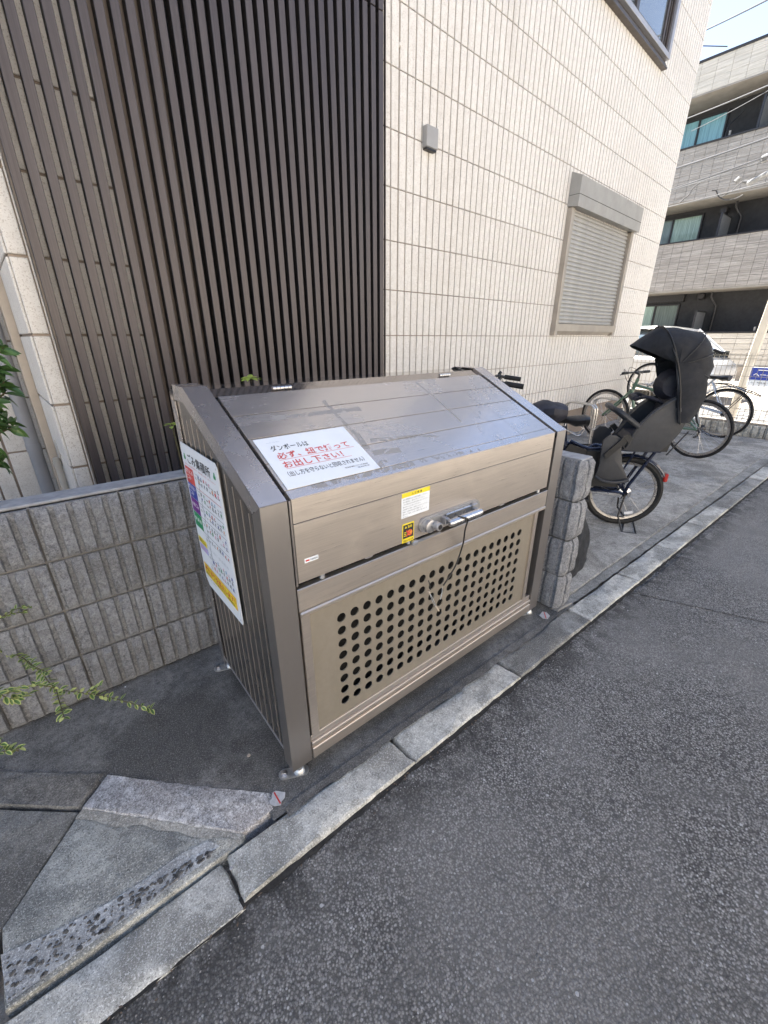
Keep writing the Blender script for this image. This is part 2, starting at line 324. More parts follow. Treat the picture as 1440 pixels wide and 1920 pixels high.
# ------------------------------------------------------------------ geometry helpers
class MB:
    def __init__(s): s.v=[]; s.f=[]; s.m=[]; s.mi=0
    def add(s,vs,fs):
        o=len(s.v); s.v+= [tuple(v) for v in vs]; s.f+=[tuple(i+o for i in f) for f in fs]; s.m+=[s.mi]*len(fs)
    def box(s,x0,x1,y0,y1,z0,z1,mat=None):
        vs=[Vector((x,y,z)) for x in (x0,x1) for y in (y0,y1) for z in (z0,z1)]
        if mat: vs=[mat@v for v in vs]
        s.add(vs,[(0,1,3,2),(4,6,7,5),(0,4,5,1),(2,3,7,6),(0,2,6,4),(1,5,7,3)])
    def bbox(s,x0,x1,y0,y1,z0,z1,b=.003,mat=None):
        """box with chamfered edges"""
        vs=[];idx={}
        def P(x,y,z,ax):
            c=[(x0 if x<0 else x1),(y0 if y<0 else y1),(z0 if z<0 else z1)]; sg=(x,y,z)
            for i in range(3):
                if i!=ax: c[i]-=sg[i]*b
            k=(x,y,z,ax)
            if k not in idx: idx[k]=len(vs); vs.append(mat@Vector(c) if mat else Vector(c))
            return idx[k]
        F=[]
        for ax in range(3):
            for sg in (-1,1):
                a1,a2=[i for i in range(3) if i!=ax]; q=[]
                for u,w in ((-1,-1),(1,-1),(1,1),(-1,1)):
                    c=[0,0,0]; c[ax]=sg; c[a1]=u; c[a2]=w; q.append(P(*c,ax))
                F.append(q if (sg>0)==(ax!=1) else q[::-1])
        for a in range(3):
            for b_ in range(a+1,3):
                o=3-a-b_
                for sa in (-1,1):
                    for sb in (-1,1):
                        c=[0,0,0]; c[a]=sa; c[b_]=sb
                        c1=c[:]; c1[o]=-1; c2=c[:]; c2[o]=1
                        F.append([P(*c1,a),P(*c2,a),P(*c2,b_),P(*c1,b_)])
        for x in (-1,1):
            for y in (-1,1):
                for z in (-1,1): F.append([P(x,y,z,0),P(x,y,z,1),P(x,y,z,2)])
        s.add(vs,F)
    def prism(s,poly,a0,a1,ax='x',mat=None):
        """extrude 2D polygon; ax='x': poly=(y,z); 'y': (x,z); 'z': (x,y)"""
        def mk(p,a):
            v=Vector((a,p[0],p[1])) if ax=='x' else Vector((p[0],a,p[1])) if ax=='y' else Vector((p[0],p[1],a))
            return mat@v if mat else v
        n=len(poly); vs=[mk(p,a0) for p in poly]+[mk(p,a1) for p in poly]
        s.add(vs,[tuple(range(n)),tuple(range(2*n-1,n-1,-1))]+[(i,(i+1)%n,n+(i+1)%n,n+i) for i in range(n)])
    def tube(s,pts,r,n=8,closed=False,cap=True,flat=None):
        pts=[Vector(p) for p in pts]; m=len(pts); rs=r if isinstance(r,(list,tuple)) else [r]*m
        rings=[]; nrm=None; vs=[]
        for i,p in enumerate(pts):
            if closed: d=(pts[(i+1)%m]-pts[i-1])
            else: d=(pts[min(i+1,m-1)]-pts[max(i-1,0)])
            d=d.normalized() if d.length>1e-9 else Vector((0,0,1))
            if nrm is None:
                a=Vector((0,0,1)) if abs(d.z)<.9 else Vector((1,0,0)); nrm=(a-d*a.dot(d)).normalized()
            else:
                nrm=(nrm-d*nrm.dot(d)); nrm=nrm.normalized() if nrm.length>1e-6 else d.orthogonal().normalized()
            bi=d.cross(nrm)
            fx,fy=flat if flat else (1,1)
            for k in range(n):
                a=2*math.pi*k/n; vs.append(p+(nrm*math.cos(a)*fx+bi*math.sin(a)*fy)*rs[i])
        fs=[]
        for i in range(m if closed else m-1):
            for k in range(n):
                a=i*n+k; b=i*n+(k+1)%n; j=(i+1)%m; fs.append((a,b,j*n+(k+1)%n,j*n+k))
        if cap and not closed: fs+=[tuple(range(n-1,-1,-1)),tuple((m-1)*n+k for k in range(n))]
        s.add(vs,fs)
    def cyl(s,p0,p1,r,n=16,r1=None): s.tube([p0,p1],[r,r if r1 is None else r1],n)
    def lathe(s,prof,center,axis,n=24):
        """prof: (radius, along axis)"""
        ax=Vector(axis).normalized(); u=ax.orthogonal().normalized(); w=ax.cross(u); c=Vector(center); m=len(prof); vs=[]
        for (r,h) in prof:
            for k in range(n):
                a=2*math.pi*k/n; vs.append(c+ax*h+(u*math.cos(a)+w*math.sin(a))*r)
        s.add(vs,[(i*n+k,i*n+(k+1)%n,(i+1)*n+(k+1)%n,(i+1)*n+k) for i in range(m-1) for k in range(n)])
    def ring(s,center,axis,R_,prof,n=48):
        """torus like: prof list of (dr,dh) closed"""
        ax=Vector(axis).normalized(); u=ax.orthogonal().normalized(); w=ax.cross(u); c=Vector(center); m=len(prof); vs=[]
        for k in range(n):
            a=2*math.pi*k/n; d=u*math.cos(a)+w*math.sin(a)
            for (dr,dh) in prof: vs.append(c+d*(R_+dr)+ax*dh)
        s.add(vs,[(k*m+i,k*m+(i+1)%m,((k+1)%n)*m+(i+1)%m,((k+1)%n)*m+i) for k in range(n) for i in range(m)])
    def mesh(s,name,mats,smooth=False,recalc=True):
        me=bpy.data.meshes.new(name); me.from_pydata([tuple(v) for v in s.v],[],s.f)
        mats=mats if isinstance(mats,(list,tuple)) else [mats]
        for m in mats: me.materials.append(m)
        for p,i in zip(me.polygons,s.m): p.material_index=i
        if recalc:
            bm=bmesh.new(); bm.from_mesh(me); bmesh.ops.recalc_face_normals(bm,faces=bm.faces); bm.to_mesh(me); bm.free()
        if smooth: 
            me.polygons.foreach_set('use_smooth',[True]*len(me.polygons))
            try: me.set_sharp_from_angle(angle=R(35))
            except Exception: pass
        me.update(); return me
    def build(s,name,mats,parent=None,smooth=False,loc=None,rot=None):
        o=bpy.data.objects.new(name,s.mesh(name,mats,smooth)); COL.objects.link(o)
        if parent: o.parent=parent
        if loc is not None: o.location=loc
        if rot is not None: o.rotation_euler=rot
        return o
def inst(name,me,parent=None,loc=(0,0,0),rot=(0,0,0),scale=None):
    o=bpy.data.objects.new(name,me); COL.objects.link(o)
    if parent: o.parent=parent
    o.location=loc; o.rotation_euler=rot
    if scale: o.scale=scale
    return o
def tag(o,label=None,cat=None,group=None,kind=None):
    if label: o['label']=label
    if cat: o['category']=cat
    if group: o['group']=group
    if kind: o['kind']=kind
    return o
def empty(name,loc=(0,0,0),rz=0,label=None,cat=None,group=None,kind=None,parent=None):
    o=bpy.data.objects.new(name,None); COL.objects.link(o); o.location=loc; o.rotation_euler=(0,0,rz); o.empty_display_size=.1
    if parent: o.parent=parent
    return tag(o,label,cat,group,kind)
def text_obj(body,w,h,mat,name='lettering',parent=None,matrix=None,bold=0.0,thick=.0006,align='L'):
    """flat print: text fitted into a w x h box, lying in local XY, origin bottom-left"""
    cu=bpy.data.curves.new(name,'FONT'); cu.body=body; cu.size=1; cu.offset=bold; cu.resolution_u=2
    tmp=bpy.data.objects.new(name,cu); COL.objects.link(tmp)
    dg=bpy.context.evaluated_depsgraph_get(); ev=tmp.evaluated_get(dg); me=bpy.data.meshes.new_from_object(ev)
    bpy.data.objects.remove(tmp); 
    if len(me.vertices)==0: return None
    xs=[v.co.x for v in me.vertices]; ys=[v.co.y for v in me.vertices]
    x0,x1,y0,y1=min(xs),max(xs),min(ys),max(ys); sx=w/max(x1-x0,1e-6); sy=h/max(y1-y0,1e-6)
    for v in me.vertices: v.co=Vector(((v.co.x-x0)*sx,(v.co.y-y0)*sy,0))
    me.materials.clear(); me.materials.append(mat)
    o=bpy.data.objects.new(name,me); COL.objects.link(o)
    if parent: o.parent=parent
    if matrix is not None: o.matrix_local=matrix
    return o
def rect_obj(name,x0,x1,y0,y1,mat,parent,matrix,t=.0004):
    mb=MB(); mb.box(x0,x1,y0,y1,-t*.2,t); o=mb.build(name,mat,parent); o.matrix_local=matrix; return o
def basis(o,x,y):
    x=Vector(x).normalized(); y=Vector(y).normalized(); z=x.cross(y); m=Matrix.Identity(4)
    for i in range(3): m[i][0]=x[i]; m[i][1]=y[i]; m[i][2]=z[i]
    m.translation=Vector(o); return m
def nz(*a,s=1): return noise.noise(Vector(a)*s)
def arc(c,r,a0,a1,n,plane='xz'):
    out=[]
    for i in range(n+1):
        a=R(a0+(a1-a0)*i/n); p=(c[0]+r*math.cos(a),c[1]+r*math.sin(a)); out.append(p)
    return out
# ------------------------------------------------------------------ GROUND
TH=R(2.9)
def sheet(name,poly,z,mat,sub=0):
    mb=MB(); mb.add([(x,y,z) for x,y in poly],[tuple(range(len(poly)))]); o=mb.build(name,mat); o['kind']='structure'; return o
sheet('ground',[(-150,-150),(250,-150),(250,150),(-150,150)],-.06,palem)
road=sheet('road',[(-40,-7.4),(60,-7.4),(60,-.82),(4.5,-.235),(-.3,-.185),(-3,-.16),(-40,-.1)],-.022,asph)
def gutter_y(x): return -.058-.011*(x+.24)
# asphalt patch with its slightly different level
sheet('road_patch',[(2.0,-.236),(2.25,-.80),(9,-1.4),(60,-1.4),(60,-.84),(6,-.30)],-.018,asph)
def rough_poly(mb,poly,z0,z1,amp=.003,step=.03,seed=0,bev=.008):
    """block from a convex polygon outline: worn top with jittered edge"""
    n=len(poly); pts=[]
    for i in range(n):
        a=Vector(poly[i]); b=Vector(poly[(i+1)%n]); k=max(1,int((b-a).length/step))
        for j in range(k): pts.append(a.lerp(b,j/k))
    c=sum(pts,Vector((0,0)))/len(pts); m=len(pts); vs=[]
    def ringat(inset,z,am):
        for p in pts:
            d=(p-c); q=p-d.normalized()*inset; w=am*nz(q.x*30,q.y*30,seed); w2=am*nz(q.x*55,q.y*55,seed+9)
            vs.append((q.x+w,q.y+w2,z+w*.6))
    ringat(0,z0,amp*.3); ringat(0,z1-bev,amp); ringat(bev*.4,z1-bev*.3,amp); ringat(bev*1.2,z1,amp*.5)
    fs=[(r*m+i,r*m+(i+1)%m,(r+1)*m+(i+1)%m,(r+1)*m+i) for r in range(3) for i in range(m)]
    vs.append((c.x,c.y,z1)); k=len(vs)-1
    fs+=[(3*m+i,3*m+(i+1)%m,k) for i in range(m)]
    mb.add(vs,fs)
kerb=empty('kerb',(0,0,0),kind='structure')
joints=[-4.6,-4.0,-3.4,-2.8,-2.2,-1.6,-.82,-.243,.348,.953,1.55,2.132,2.717,3.306,3.88,4.478,5.08,5.68,6.28,6.88,7.5,8.1,8.7,9.3,9.9,10.5,11.1]
for i in range(len(joints)-1):
    a,b=joints[i]+.004,joints[i+1]-.004
    mb=MB(); z=-.004 if a>-.25 else -.012
    w=.122 if a>-.3 else .135
    sk=.012
    poly=[(a,gutter_y(a)-w),(b+sk*.6,gutter_y(b)-w),(b-sk*.6,gutter_y(b)),(a,gutter_y(a))]
    rough_poly(mb,poly,-.2,z+random.uniform(-.003,.003),.004,.03,i,.012)
    o=mb.build('kerb_block',kerbd if i%5==4 or 4.4<a<9 and i%2 else kerbm,kerb,True)
mb=MB(); mb.box(-5,12,-.185-.2,-.05,-.25,-.03); 
# dirt filled joint strips either side of the kerb
def strip(name,x0,x1,f0,f1,z,mat):
    mb=MB(); n=int((x1-x0)/.03); vs=[]
    for i in range(n+1):
        x=x0+(x1-x0)*i/n; vs+= [(x,f0(x)+.004*nz(x*22,1.3,0),z),(x,f1(x)+.009*nz(x*18,7.7,2)+.004*nz(x*60,3,1),z)]
    mb.add(vs,[(2*i,2*i+2,2*i+3,2*i+1) for i in range(n)]); o=mb.build(name,mat); o['kind']='structure'; return o
strip('joint_dirt',-4,11,lambda x:gutter_y(x)-.105,lambda x:gutter_y(x)-.136,-.0175,crackm)
# bin standing pad
pad=sheet('bin_pad',[(-.10,.021),(-.10,-.058),(1.60,-.078),(1.60,2.6),(-.9,2.6),(-.9,.83)],0,padm)
# parking slab, in bays, each its own piece
slab=empty('parking_slab',(0,0,0),kind='structure')
for a,b in ((1.604,4.607),(4.615,7.30)):
    for c0,c1 in ((-.018,.0),):
        mb=MB(); rough_poly(mb,[(a,-.022),(b,-.026-.01*(b>5)),(b,2.7),(a,2.7)],-.15,.006,.003,.06,int(a*7),.008)
        mb.build('slab_bay',slabm,slab,True)
strip('slab_edge_mortar',1.60,11,lambda x:-.028,lambda x:gutter_y(x)+.004,-.001,kerbd)
strip('pad_edge_moss',-.06,1.6,lambda x:gutter_y(x)+.014,lambda x:gutter_y(x)-.010-.030*max(0,noise.noise(Vector((x*3.1,4,0)))+.15),.0045,padm)
# left driveway apron
apron=empty('driveway_apron',(0,0,0),kind='structure')
mb=MB(); rough_poly(mb,[(-2.4,-.045),(-.20,-.045),(-.186,-.026),(-.535,.338),(-.715,.135),(-.99,-.03),(-2.4,-.03)],-.15,-.004,.002,.03,3,.006)
mb=MB(); rough_poly(mb,[(-.705,-.040),(-.19,-.052),(-.178,-.036),(-.534,.341),(-.712,.139)],-.15,-.005,.002,.03,3,.006)
mb.build('slab_bay',apronm,apron,True)
mb=MB(); rough_poly(mb,[(-2.4,-.9+.9),(-.74,.02),(-.718,.132),(-.540,.342),(-.725,.505),(-2.4,2.0)],-.15,-.005,.002,.04,5,.006)
mb.build('slab_bay',conc('darker_driveway_concrete',(.14,.142,.135),(.26,.262,.25),(.085,.084,.08),.4,1.0,.6,3.5,33),apron,True)
# diagonal edging kerb between pad and apron
dk=empty('diagonal_kerb',(0,0,0),kind='structure')
mb=MB(); rough_poly(mb,[(-.532,.345),(-.182,-.034),(-.080,-.030),(-.070,.020),(-.455,.416)],-.1,.003,.004,.02,8,.010); mb.build('kerb_block',whitek,dk,True)
mb=MB(); rough_poly(mb,[(-1.3,1.0),(-.725,.515),(-.537,.350),(-.458,.418),(-.725,.652),(-1.3,1.16)],-.1,.004,.004,.03,9,.014); mb.build('kerb_block',padm,dk,True)
lb_=[Vector((-.533,.337)),Vector((-.186,-.036))]; mb=MB(); vs=[]; nv=Vector((-.73,-.68)).normalized()
for i in range(40):
    t=i/39; p=lb_[0].lerp(lb_[1],t); w_=.012+.022*max(.1,noise.noise(Vector((t*6,2,0)))+.5); q=p+nv*w_*(1-.4*t); vs+=[(p.x+.004,p.y+.004,-.0018),(q.x,q.y,-.0022)]
mb.add(vs,[(2*i,2*i+2,2*i+3,2*i+1) for i in range(39)]); o=mb.build('lime_seam',conc('pale_mortar_seam',(.34,.32,.28),(.56,.54,.48),(.27,.26,.23),.4,.8,.4,8,95)); o['kind']='structure'
# exposed aggregate along the apron edge: pebbles set in lime crust
mb=MB(); vs=[]
poly=[(-.712,.078),(-.62,.052),(-.50,.030),(-.40,.025),(-.33,.028),(-.262,.012),(-.245,-.020),(-.30,-.034),(-.70,-.030)]
mb.add([(x,y,-.0032) for x,y in poly],[tuple(range(len(poly)))])
crust=mb.build('lime_crust',conc('lime_crust_material',(.38,.385,.375),(.64,.645,.63),(.30,.30,.29),.5,.9,.5,7,93)); crust['kind']='structure'
mb=MB(); rnd=random.Random(5)
for i in range(230):
    x=rnd.uniform(-.70,-.255); f=(x+.70)/.445; ym=-.028+.105*(1-f)**1.1*.75+.012; y=rnd.uniform(-.028,ym)
    r=rnd.choice([.002,.003,.004,.0055,.0075])*rnd.uniform(.8,1.15); n=6; a0=rnd.random()*6; el=rnd.uniform(.6,1)
    top=[(x+r*math.cos(a0+k*1.047)*(1 if k%2 else .85),y+r*math.sin(a0+k*1.047)*el,-.0028) for k in range(6)]
    mid=[(x+(p[0]-x)*.6,y+(p[1]-y)*.6,-.0010) for p in top]
    mb.add(top+mid,[(k,(k+1)%6,6+(k+1)%6,6+k) for k in range(6)]+[tuple(range(6,12))])
o=mb.build('pebbles',simple('dark_pebble',(.13,.125,.115),.6,0,.5,60),None,True); tag(o,'small dark pebbles exposed in the worn driveway edge','pebbles',kind='stuff')
# grit on asphalt
mb=MB()
for i in range(1500):
    x=rnd.uniform(-.7,3.2); y=-.21-abs(rnd.gauss(0,.35)) if i%3 else gutter_y(x)-.13-rnd.random()*.05
    if y<-1.5: continue
    r=rnd.uniform(.0012,.0032); a0=rnd.random()*6
    b=[(x+r*math.cos(a0+k*1.57),y+r*math.sin(a0+k*1.57)*rnd.uniform(.6,1),-.0215) for k in range(4)]
    mb.add(b+[(x,y,-.0215+r*.9)],[(k,(k+1)%4,4) for k in range(4)])
o=mb.build('road_grit',simple('pale_grit',(.36,.35,.34),.8,0,.4,300)); tag(o,'loose pale grit scattered over the asphalt','grit',kind='stuff')
# ground beyond the fence: grey band then pale yard
sheet('grey_ground_band',[(8.35,-.9),(10.9,-1.2),(10.9,12),(8.35,12)],-.045,asph)
# ------------------------------------------------------------------ HOUSE
house=empty('house',(0,1.76,0),TH,'cream ribbed-tile house with a dark brown vertical louver screen behind the bin','house')
U1=7.46; HT=6.7
P=.606; RZ=.318; Z0=1.320
def rib_panel(w0,nr,h,lead=.0):
    mb=MB(); pitch=P/8
    for k in range(nr):
        a=lead+k*pitch+ (.007 if k==0 else .006); b=lead+(k+1)*pitch-(.008 if k==nr-1 else .006)
        # chamfered rib, back face open
        z0,z1=.0030,h-.0030; y1=-.013; c=.004
        vs=[(a,0,z0),(b,0,z0),(b,0,z1),(a,0,z1),(a,y1+c*.6,z0),(b,y1+c*.6,z0),(b,y1+c*.6,z1),(a,y1+c*.6,z1),(a+c,y1,z0+.002),(b-c,y1,z0+.002),(b-c,y1,z1-.002),(a+c,y1,z1-.002)]
        mb.add(vs,[(0,1,5,4),(1,2,6,5),(2,3,7,6),(3,0,4,7),(4,5,9,8),(5,6,10,9),(6,7,11,10),(7,4,8,11),(8,9,10,11)])
    return mb.mesh('tile_panel',tilem)
full=rib_panel(0,8,RZ); lead2=rib_panel(0,2,RZ)
mb=MB()   # carcass, slabs butted
mb.box(1.889,U1,.0,.12,.36,HT)
mb.box(-.266,.52,.035,.12,.0,HT)
mb.box(1.889,U1,.012,.12,-.1,.36)
mb.box(-.266,-.10,.12,.80,.0,HT)
mb.box(U1-.12,U1,.12,9.0,-.1,HT); mb.box(-.10,U1-.12,8.9,9.0,0,HT); 
mb.box(-7,-.266,.80,.92,0,HT); mb.box(-7,-6.9,.92,9,0,HT); mb.box(-6.9,-.1,8.9,9.0,0,HT)
mb.build('wall',jointm,house)
mb=MB(); mb.box(.521,1.888,.50,.55,0,HT-.02); mb.box(.515,.521,.121,.55,0,HT-.02); mb.box(1.888,1.894,.121,.55,0,HT-.02); mb.build('louver_void_backing',darkgap,house)  # near-black sheets standing in for the shade of the open recess behind
mb=MB(); mb.box(-7.2,U1+.15,-.12,9.2,HT+.002,HT+.25); mb.build('roof',roofm,house)
cols=[2.03+P*i for i in range(9)]
zrow=[Z0+RZ*k for k in range(-3,17)]
for z in zrow:
    inst('tile_panel',lead2,house,(2.03-P/4,0,z))
    for u in cols:
        if 4.56<u+.01 and u+P<6.2 and 1.5<z+.01 and z+RZ<2.5: continue
        inst('tile_panel',full,house,(u,0,z))
# left pillar, plain tiles with a narrow edge tile
mb1=MB(); mb1.bbox(0,.064,-.012,.0,.004,RZ-.008,.003); mb1.bbox(.069,.080,-.010,0,.0,RZ-.0,.002)
pil=mb1.mesh('tile_panel',tilem)
mb2=MB(); mb2.bbox(-.012,0,0.002,.30,.004,RZ-.008,.003); mb2.bbox(-.012,0,.306,.60,.004,RZ-.008,.003); pils=mb2.mesh('tile_panel',tilem)
mb3=MB(); 
for k in range(6): mb3.bbox(.003+k*.0655,.060+k*.0655,-.010,0,.004,RZ-.007,.003)
strip3=mb3.mesh('tile_panel',tilem)
for k in range(-4,12):
    z=Z0+RZ*k
    inst('tile_panel',pil,house,(-.266,.035,z)); inst('tile_panel',pils,house,(-.266,.035,z))
    inst('tile_panel',strip3,house,(-.180,.035,z)); 
for k in range(-4,3):
    z=Z0+RZ*k
    for j in range(5):
        mbx=None
    
mb=MB(); 
for k in range(7): mb.bbox(.004,.30,-.010,0,.004,RZ-.006,.003)
mbw=MB(); mbw.bbox(.003,.104,-.012,0,.004,RZ-.006,.003); mbw.bbox(.113,.188,-.012,0,.004,RZ-.006,.003); mbw.bbox(.200,.300,-.012,0,.004,RZ-.006,.003)
rec=mbw.mesh('tile_panel',tilem)
for k in range(-4,10):
    for j in range(-1,3): inst('tile_panel',rec,house,(-.40-.303*(j+1),.80,Z0+RZ*k-.03))
# beige trim, grey downpipe, vent hood
mb=MB(); mb.bbox(-.318,-.274,.66,.80,0,HT,.004); mb.build('corner_trim',beigem,house)
mb=MB(); mb.cyl((-.375,.70,-.1),(-.375,.70,HT),.036,20); 
for z in (.66,2.4,4.2): mb.cyl((-.375,.70,z),(-.375,.70,z+.05),.0385,20)
dp=mb.build('downpipe',pipem,house,True); mb=MB(); mb.bbox(-.40,-.30,.67,.80,1.55,1.58,.002); mb.build('bracket',pipem,dp)
vh=MB(); vh.lathe([(0.001,-.045),(.045,-.045),(.058,-.036),(.060,-.005),(.055,.0),(.001,.0)],(-.285,.45,.70),(-1,0,0),20)
v=vh.build('vent_hood',ventm,house,True); mb=MB(); mb.tube([(-.30,.44,.66),(-.30,.44,.60),(-.30,.44,.0)],.018,12); mb.lathe([(.022,0),(.022,.03)],(-.30,.44,.61),(0,0,1),12); mb.build('pipe',ventm,v,True)
# louver screen
ls=empty('louver_screen',parent=house)
LP=(1.889+.185)/33
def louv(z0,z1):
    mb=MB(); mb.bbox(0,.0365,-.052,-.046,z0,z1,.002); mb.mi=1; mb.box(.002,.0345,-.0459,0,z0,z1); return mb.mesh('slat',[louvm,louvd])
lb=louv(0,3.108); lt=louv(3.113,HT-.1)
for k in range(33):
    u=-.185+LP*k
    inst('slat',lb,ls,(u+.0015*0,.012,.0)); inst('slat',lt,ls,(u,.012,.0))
for z in (.35,6.2):
    mb=MB(); mb.bbox(-.18,1.885,.0125,.022,z-.02,z+.02,.002); mb.build('cross_rail',louvm,ls)
mb=MB(); mb.box(-.192,-.186,-.034,.022,0,HT-.1); mb.box(1.8893,1.892,-.03,-.001,0,HT-.1); mb.build('edge_frame',wfm,ls)
# shuttered window
sw=empty('shuttered_window',parent=house); sw['label']='closed grey roller shutter with a taupe housing on the tiled wall'
a,b=4.512,6.262
mb=MB()
mb.prism([(0,2.875),(-.13,2.822),(-.13,2.560),(0,2.575)],a-.012,b+.012,'x'); 
mb.build('shutter_box',shutm,sw)
mb=MB(); mb.box(a-.0125,b+.0125,-.1315,-.02,2.664,2.668); mb.build('housing_seam',darkgap,sw)
mb=MB(); mb.bbox(a,a+.066,-.070,.0,1.33,2.565,.003); mb.bbox(b-.066,b,-.070,.0,1.33,2.565,.003)
mb.prism([(0,1.325),(-.075,1.375),(-.075,1.452),(-.02,1.456),(0,1.456)],a-.006,b+.006,'x'); mb.build('frame',shutm2,sw)
mb=MB()
h=.0425
prof=[(-.016,0.0),(-.028,.006),(-.031,.018),(-.029,.030),(-.018,.036),(-.016,.0425)]
vs=[]
mb.prism([(-.010,0.0)]+prof+[(-.010,.0425)],0,b-a-.132,'x'); sm=mb.mesh('slat',slatm)
k=0
z=1.456
while z+h<2.57:
    inst('slat',sm,sw,(a+.066,0,z)); z+=h
# upper window
uw=empty('upper_window',parent=house); uw['label']='sliding window with brown frame and deep grey sill at the top edge'
mb=MB(); mb.bbox(4.3,6.30,-.075,0,4.255,4.30,.003); mb.bbox(6.235,6.30,-.075,0,4.3005,5.6,.003); mb.build('trim',wfg,uw)
mb=MB()
for i in range(4): mb.bbox(4.3,6.292,-.070+.012*i,0,4.172+.0205*i,4.1905+.0205*i,.002)
mb.build('sill',wfm,uw)
mb=MB(); mb.bbox(4.3,6.234,-.05,0,4.301,4.335,.003); mb.bbox(6.195,6.2345,-.05,0,4.3355,5.6,.003); mb.bbox(6.09,6.13,-.035,0,4.336,5.6,.003); mb.bbox(5.27,5.34,-.045,0,4.336,5.6,.003); mb.bbox(6.15,6.165,-.04,0,4.336,5.6,.002)
mb.build('frame',wfm,uw)
mb=MB(); mb.box(5.34,6.09,-.018,-.012,4.336,5.6); mb.box(4.3,5.27,-.018,-.012,4.336,5.6); mb.build('pane',glassm,uw)
# wall lamp
wl=empty('wall_lamp',parent=house)
mb=MB(); mb.bbox(2.262,2.382,-.058,-.0095,2.560,2.684,.004); mb.build('lamp_cover',lamp,wl)
mb=MB(); mb.bbox(2.27,2.374,-.050,-.0095,2.548,2.5595,.001); mb.build('lamp_lens',blackp,wl)
mb=MB(); mb.lathe([(.001,.014),(.008,.013),(.012,.006),(.014,0)],(2.03,-.004,3.03),(0,-1,0),12); mb.build('anchor_cap',tilem,house,True)
# far concrete kerb in front of wall base
# ------------------------------------------------------------------ GARDEN WALL (split-face blocks)
def ribbed(mb,path,z0,z1,pitch=.0507,groove=.0195,start=0,seed=0,dz=.016,rough=1.0):
    """path: straight polyline corners [(x,y)..], outward on the left-hand normal flipped by sign"""
    pts=[Vector(p) for p in path]; S=[0]
    for i in range(1,len(pts)): S.append(S[-1]+(pts[i]-pts[i-1]).length)
    tot=S[-1]; ss=set([0,tot])
    k=-1
    while True:
        a=start+k*pitch
        if a>tot: break
        for e in (a,a+.003,a+groove-.003,a+groove): 
            if 0<e<tot: ss.add(round(e,5))
        for j in range(1,5):
            e=a+groove+(pitch-groove)*j/5
            if 0<e<tot: ss.add(round(e,5))
        k+=1
    for s_ in S: ss.add(round(s_,5))
    ss=sorted(ss); nzr=11; vs=[]
    for s_ in ss:
        i=max(j for j in range(len(S)-1) if S[j]<=s_+1e-9) if s_<tot else len(S)-2
        t=(s_-S[i])/(S[i+1]-S[i]); p=pts[i].lerp(pts[i+1],min(1,max(0,t))); d=(pts[i+1]-pts[i]).normalized(); n=Vector((d.y,-d.x))
        for j in range(1,len(S)-1):
            if abs(s_-S[j])<.008:
                d2=(pts[j+1]-pts[j]).normalized(); d1=(pts[j]-pts[j-1]).normalized(); n=(Vector((d1.y,-d1.x))+Vector((d2.y,-d2.x))).normalized()*1.1
        ph=((s_-start)%pitch); ing=ph<groove-.0001 and ph>.0001
        for r in range(nzr+1):
            v=r/nzr; z=z0+(z1-z0)*v
            edge=min(1,min(v,1-v)*9)
            if ing: dd=.001*nz(s_*90,z*40,seed)
            else: dd=(dz if dz>.017 else .015)+rough*(.0045*nz(s_*30,z*30,seed)+.0055*nz(s_*85,z*85,seed+5))
            dd=dd*(.25+.75*edge)-(1-edge)*.003
            q=p+n*dd; zz=z+ (.003*nz(s_*40,seed,2) if 0<r<nzr else 0)
            vs.append((q.x,q.y,zz))
    m=nzr+1; c=len(ss)
    fs=[(i*m+r,(i+1)*m+r,(i+1)*m+r+1,i*m+r+1) for i in range(c-1) for r in range(nzr)]
    mb.add(vs,fs)
gw=empty('garden_wall',(0,.815,0),R(-.8),'low grey split-face block wall running left from behind the bin','wall')
BX=[-.0,-.186]; x=-.186
WB=.2535
mb=MB(); mb.box(-2.6,1.46,.012,.115,-.1,.797); mb.build('mortar_core',mortarm,gw)
mb=MB(); mb.bbox(-2.6,1.46,.022,.118,.797,.808,.003)
cop=mb.build('coping',copem,gw)
for c in range(-1,4):
    z0=.2*c+.004; z1=.2*(c+1)-.004
    if c==-1: z0=-.1
    edges=[1.45,1.2,.95,.70,.44,.19,.068,-.186]+[-.186-WB*i for i in range(1,10)]
    for i in range(len(edges)-1):
        b_,a_=edges[i]-.0025,edges[i+1]+.0025
        if c==-1 and a_>.1: continue
        mb=MB(); ribbed(mb,[(a_,0),(b_,0)],z0,z1,start=-.0075,seed=c*31+i*7)
        mb.box(a_+.001,b_-.001,.001,.0125,z0+.002,z1-.002)
        if c==3: mb.box(a_+.0015,b_-.0015,.0,.028,z1-.006,z1+.001)
        mb.build('block',blockm,gw,True)
sp=empty('wall_stub',(1.475,-.045,0),0,'rough grey block wall end standing between the bin and the child-seat bicycle','wall')
mb=MB(); mb.box(.012,.095,.014,.85,-.05,.795); mb.build('mortar_core',mortarm,sp)
for c in range(-1,4):
    z0=.2*c+.003; z1=.2*(c+1)-.003
    if c==-1: z0=-.06
    mb=MB(); off=random.uniform(-.004,.004)
    ribbed(mb,[(0+off,.40),(0+off,.012),(.014+off,0),(.091,0),(.104,.012),(.104,.40)],z0,z1,pitch=.058,groove=.016,start=.020,seed=c*13+90)
    mb.build('block',blockm,sp,True)
    mb=MB(); ribbed(mb,[(0+off,.80),(0+off,.404)],z0,z1,pitch=.058,groove=.016,start=.02,seed=c*17+70); ribbed(mb,[(.104,.404),(.104,.80)],z0,z1,pitch=.058,groove=.016,start=.02,seed=c*19+70)
    mb.build('block',blockm,sp,True)
mb=MB(); rough_poly(mb,[(.004,.006),(.101,.006),(.101,.80),(.004,.80)],.786,.803,.003,.02,4,.006); mb.build('coping',copem,sp,True)
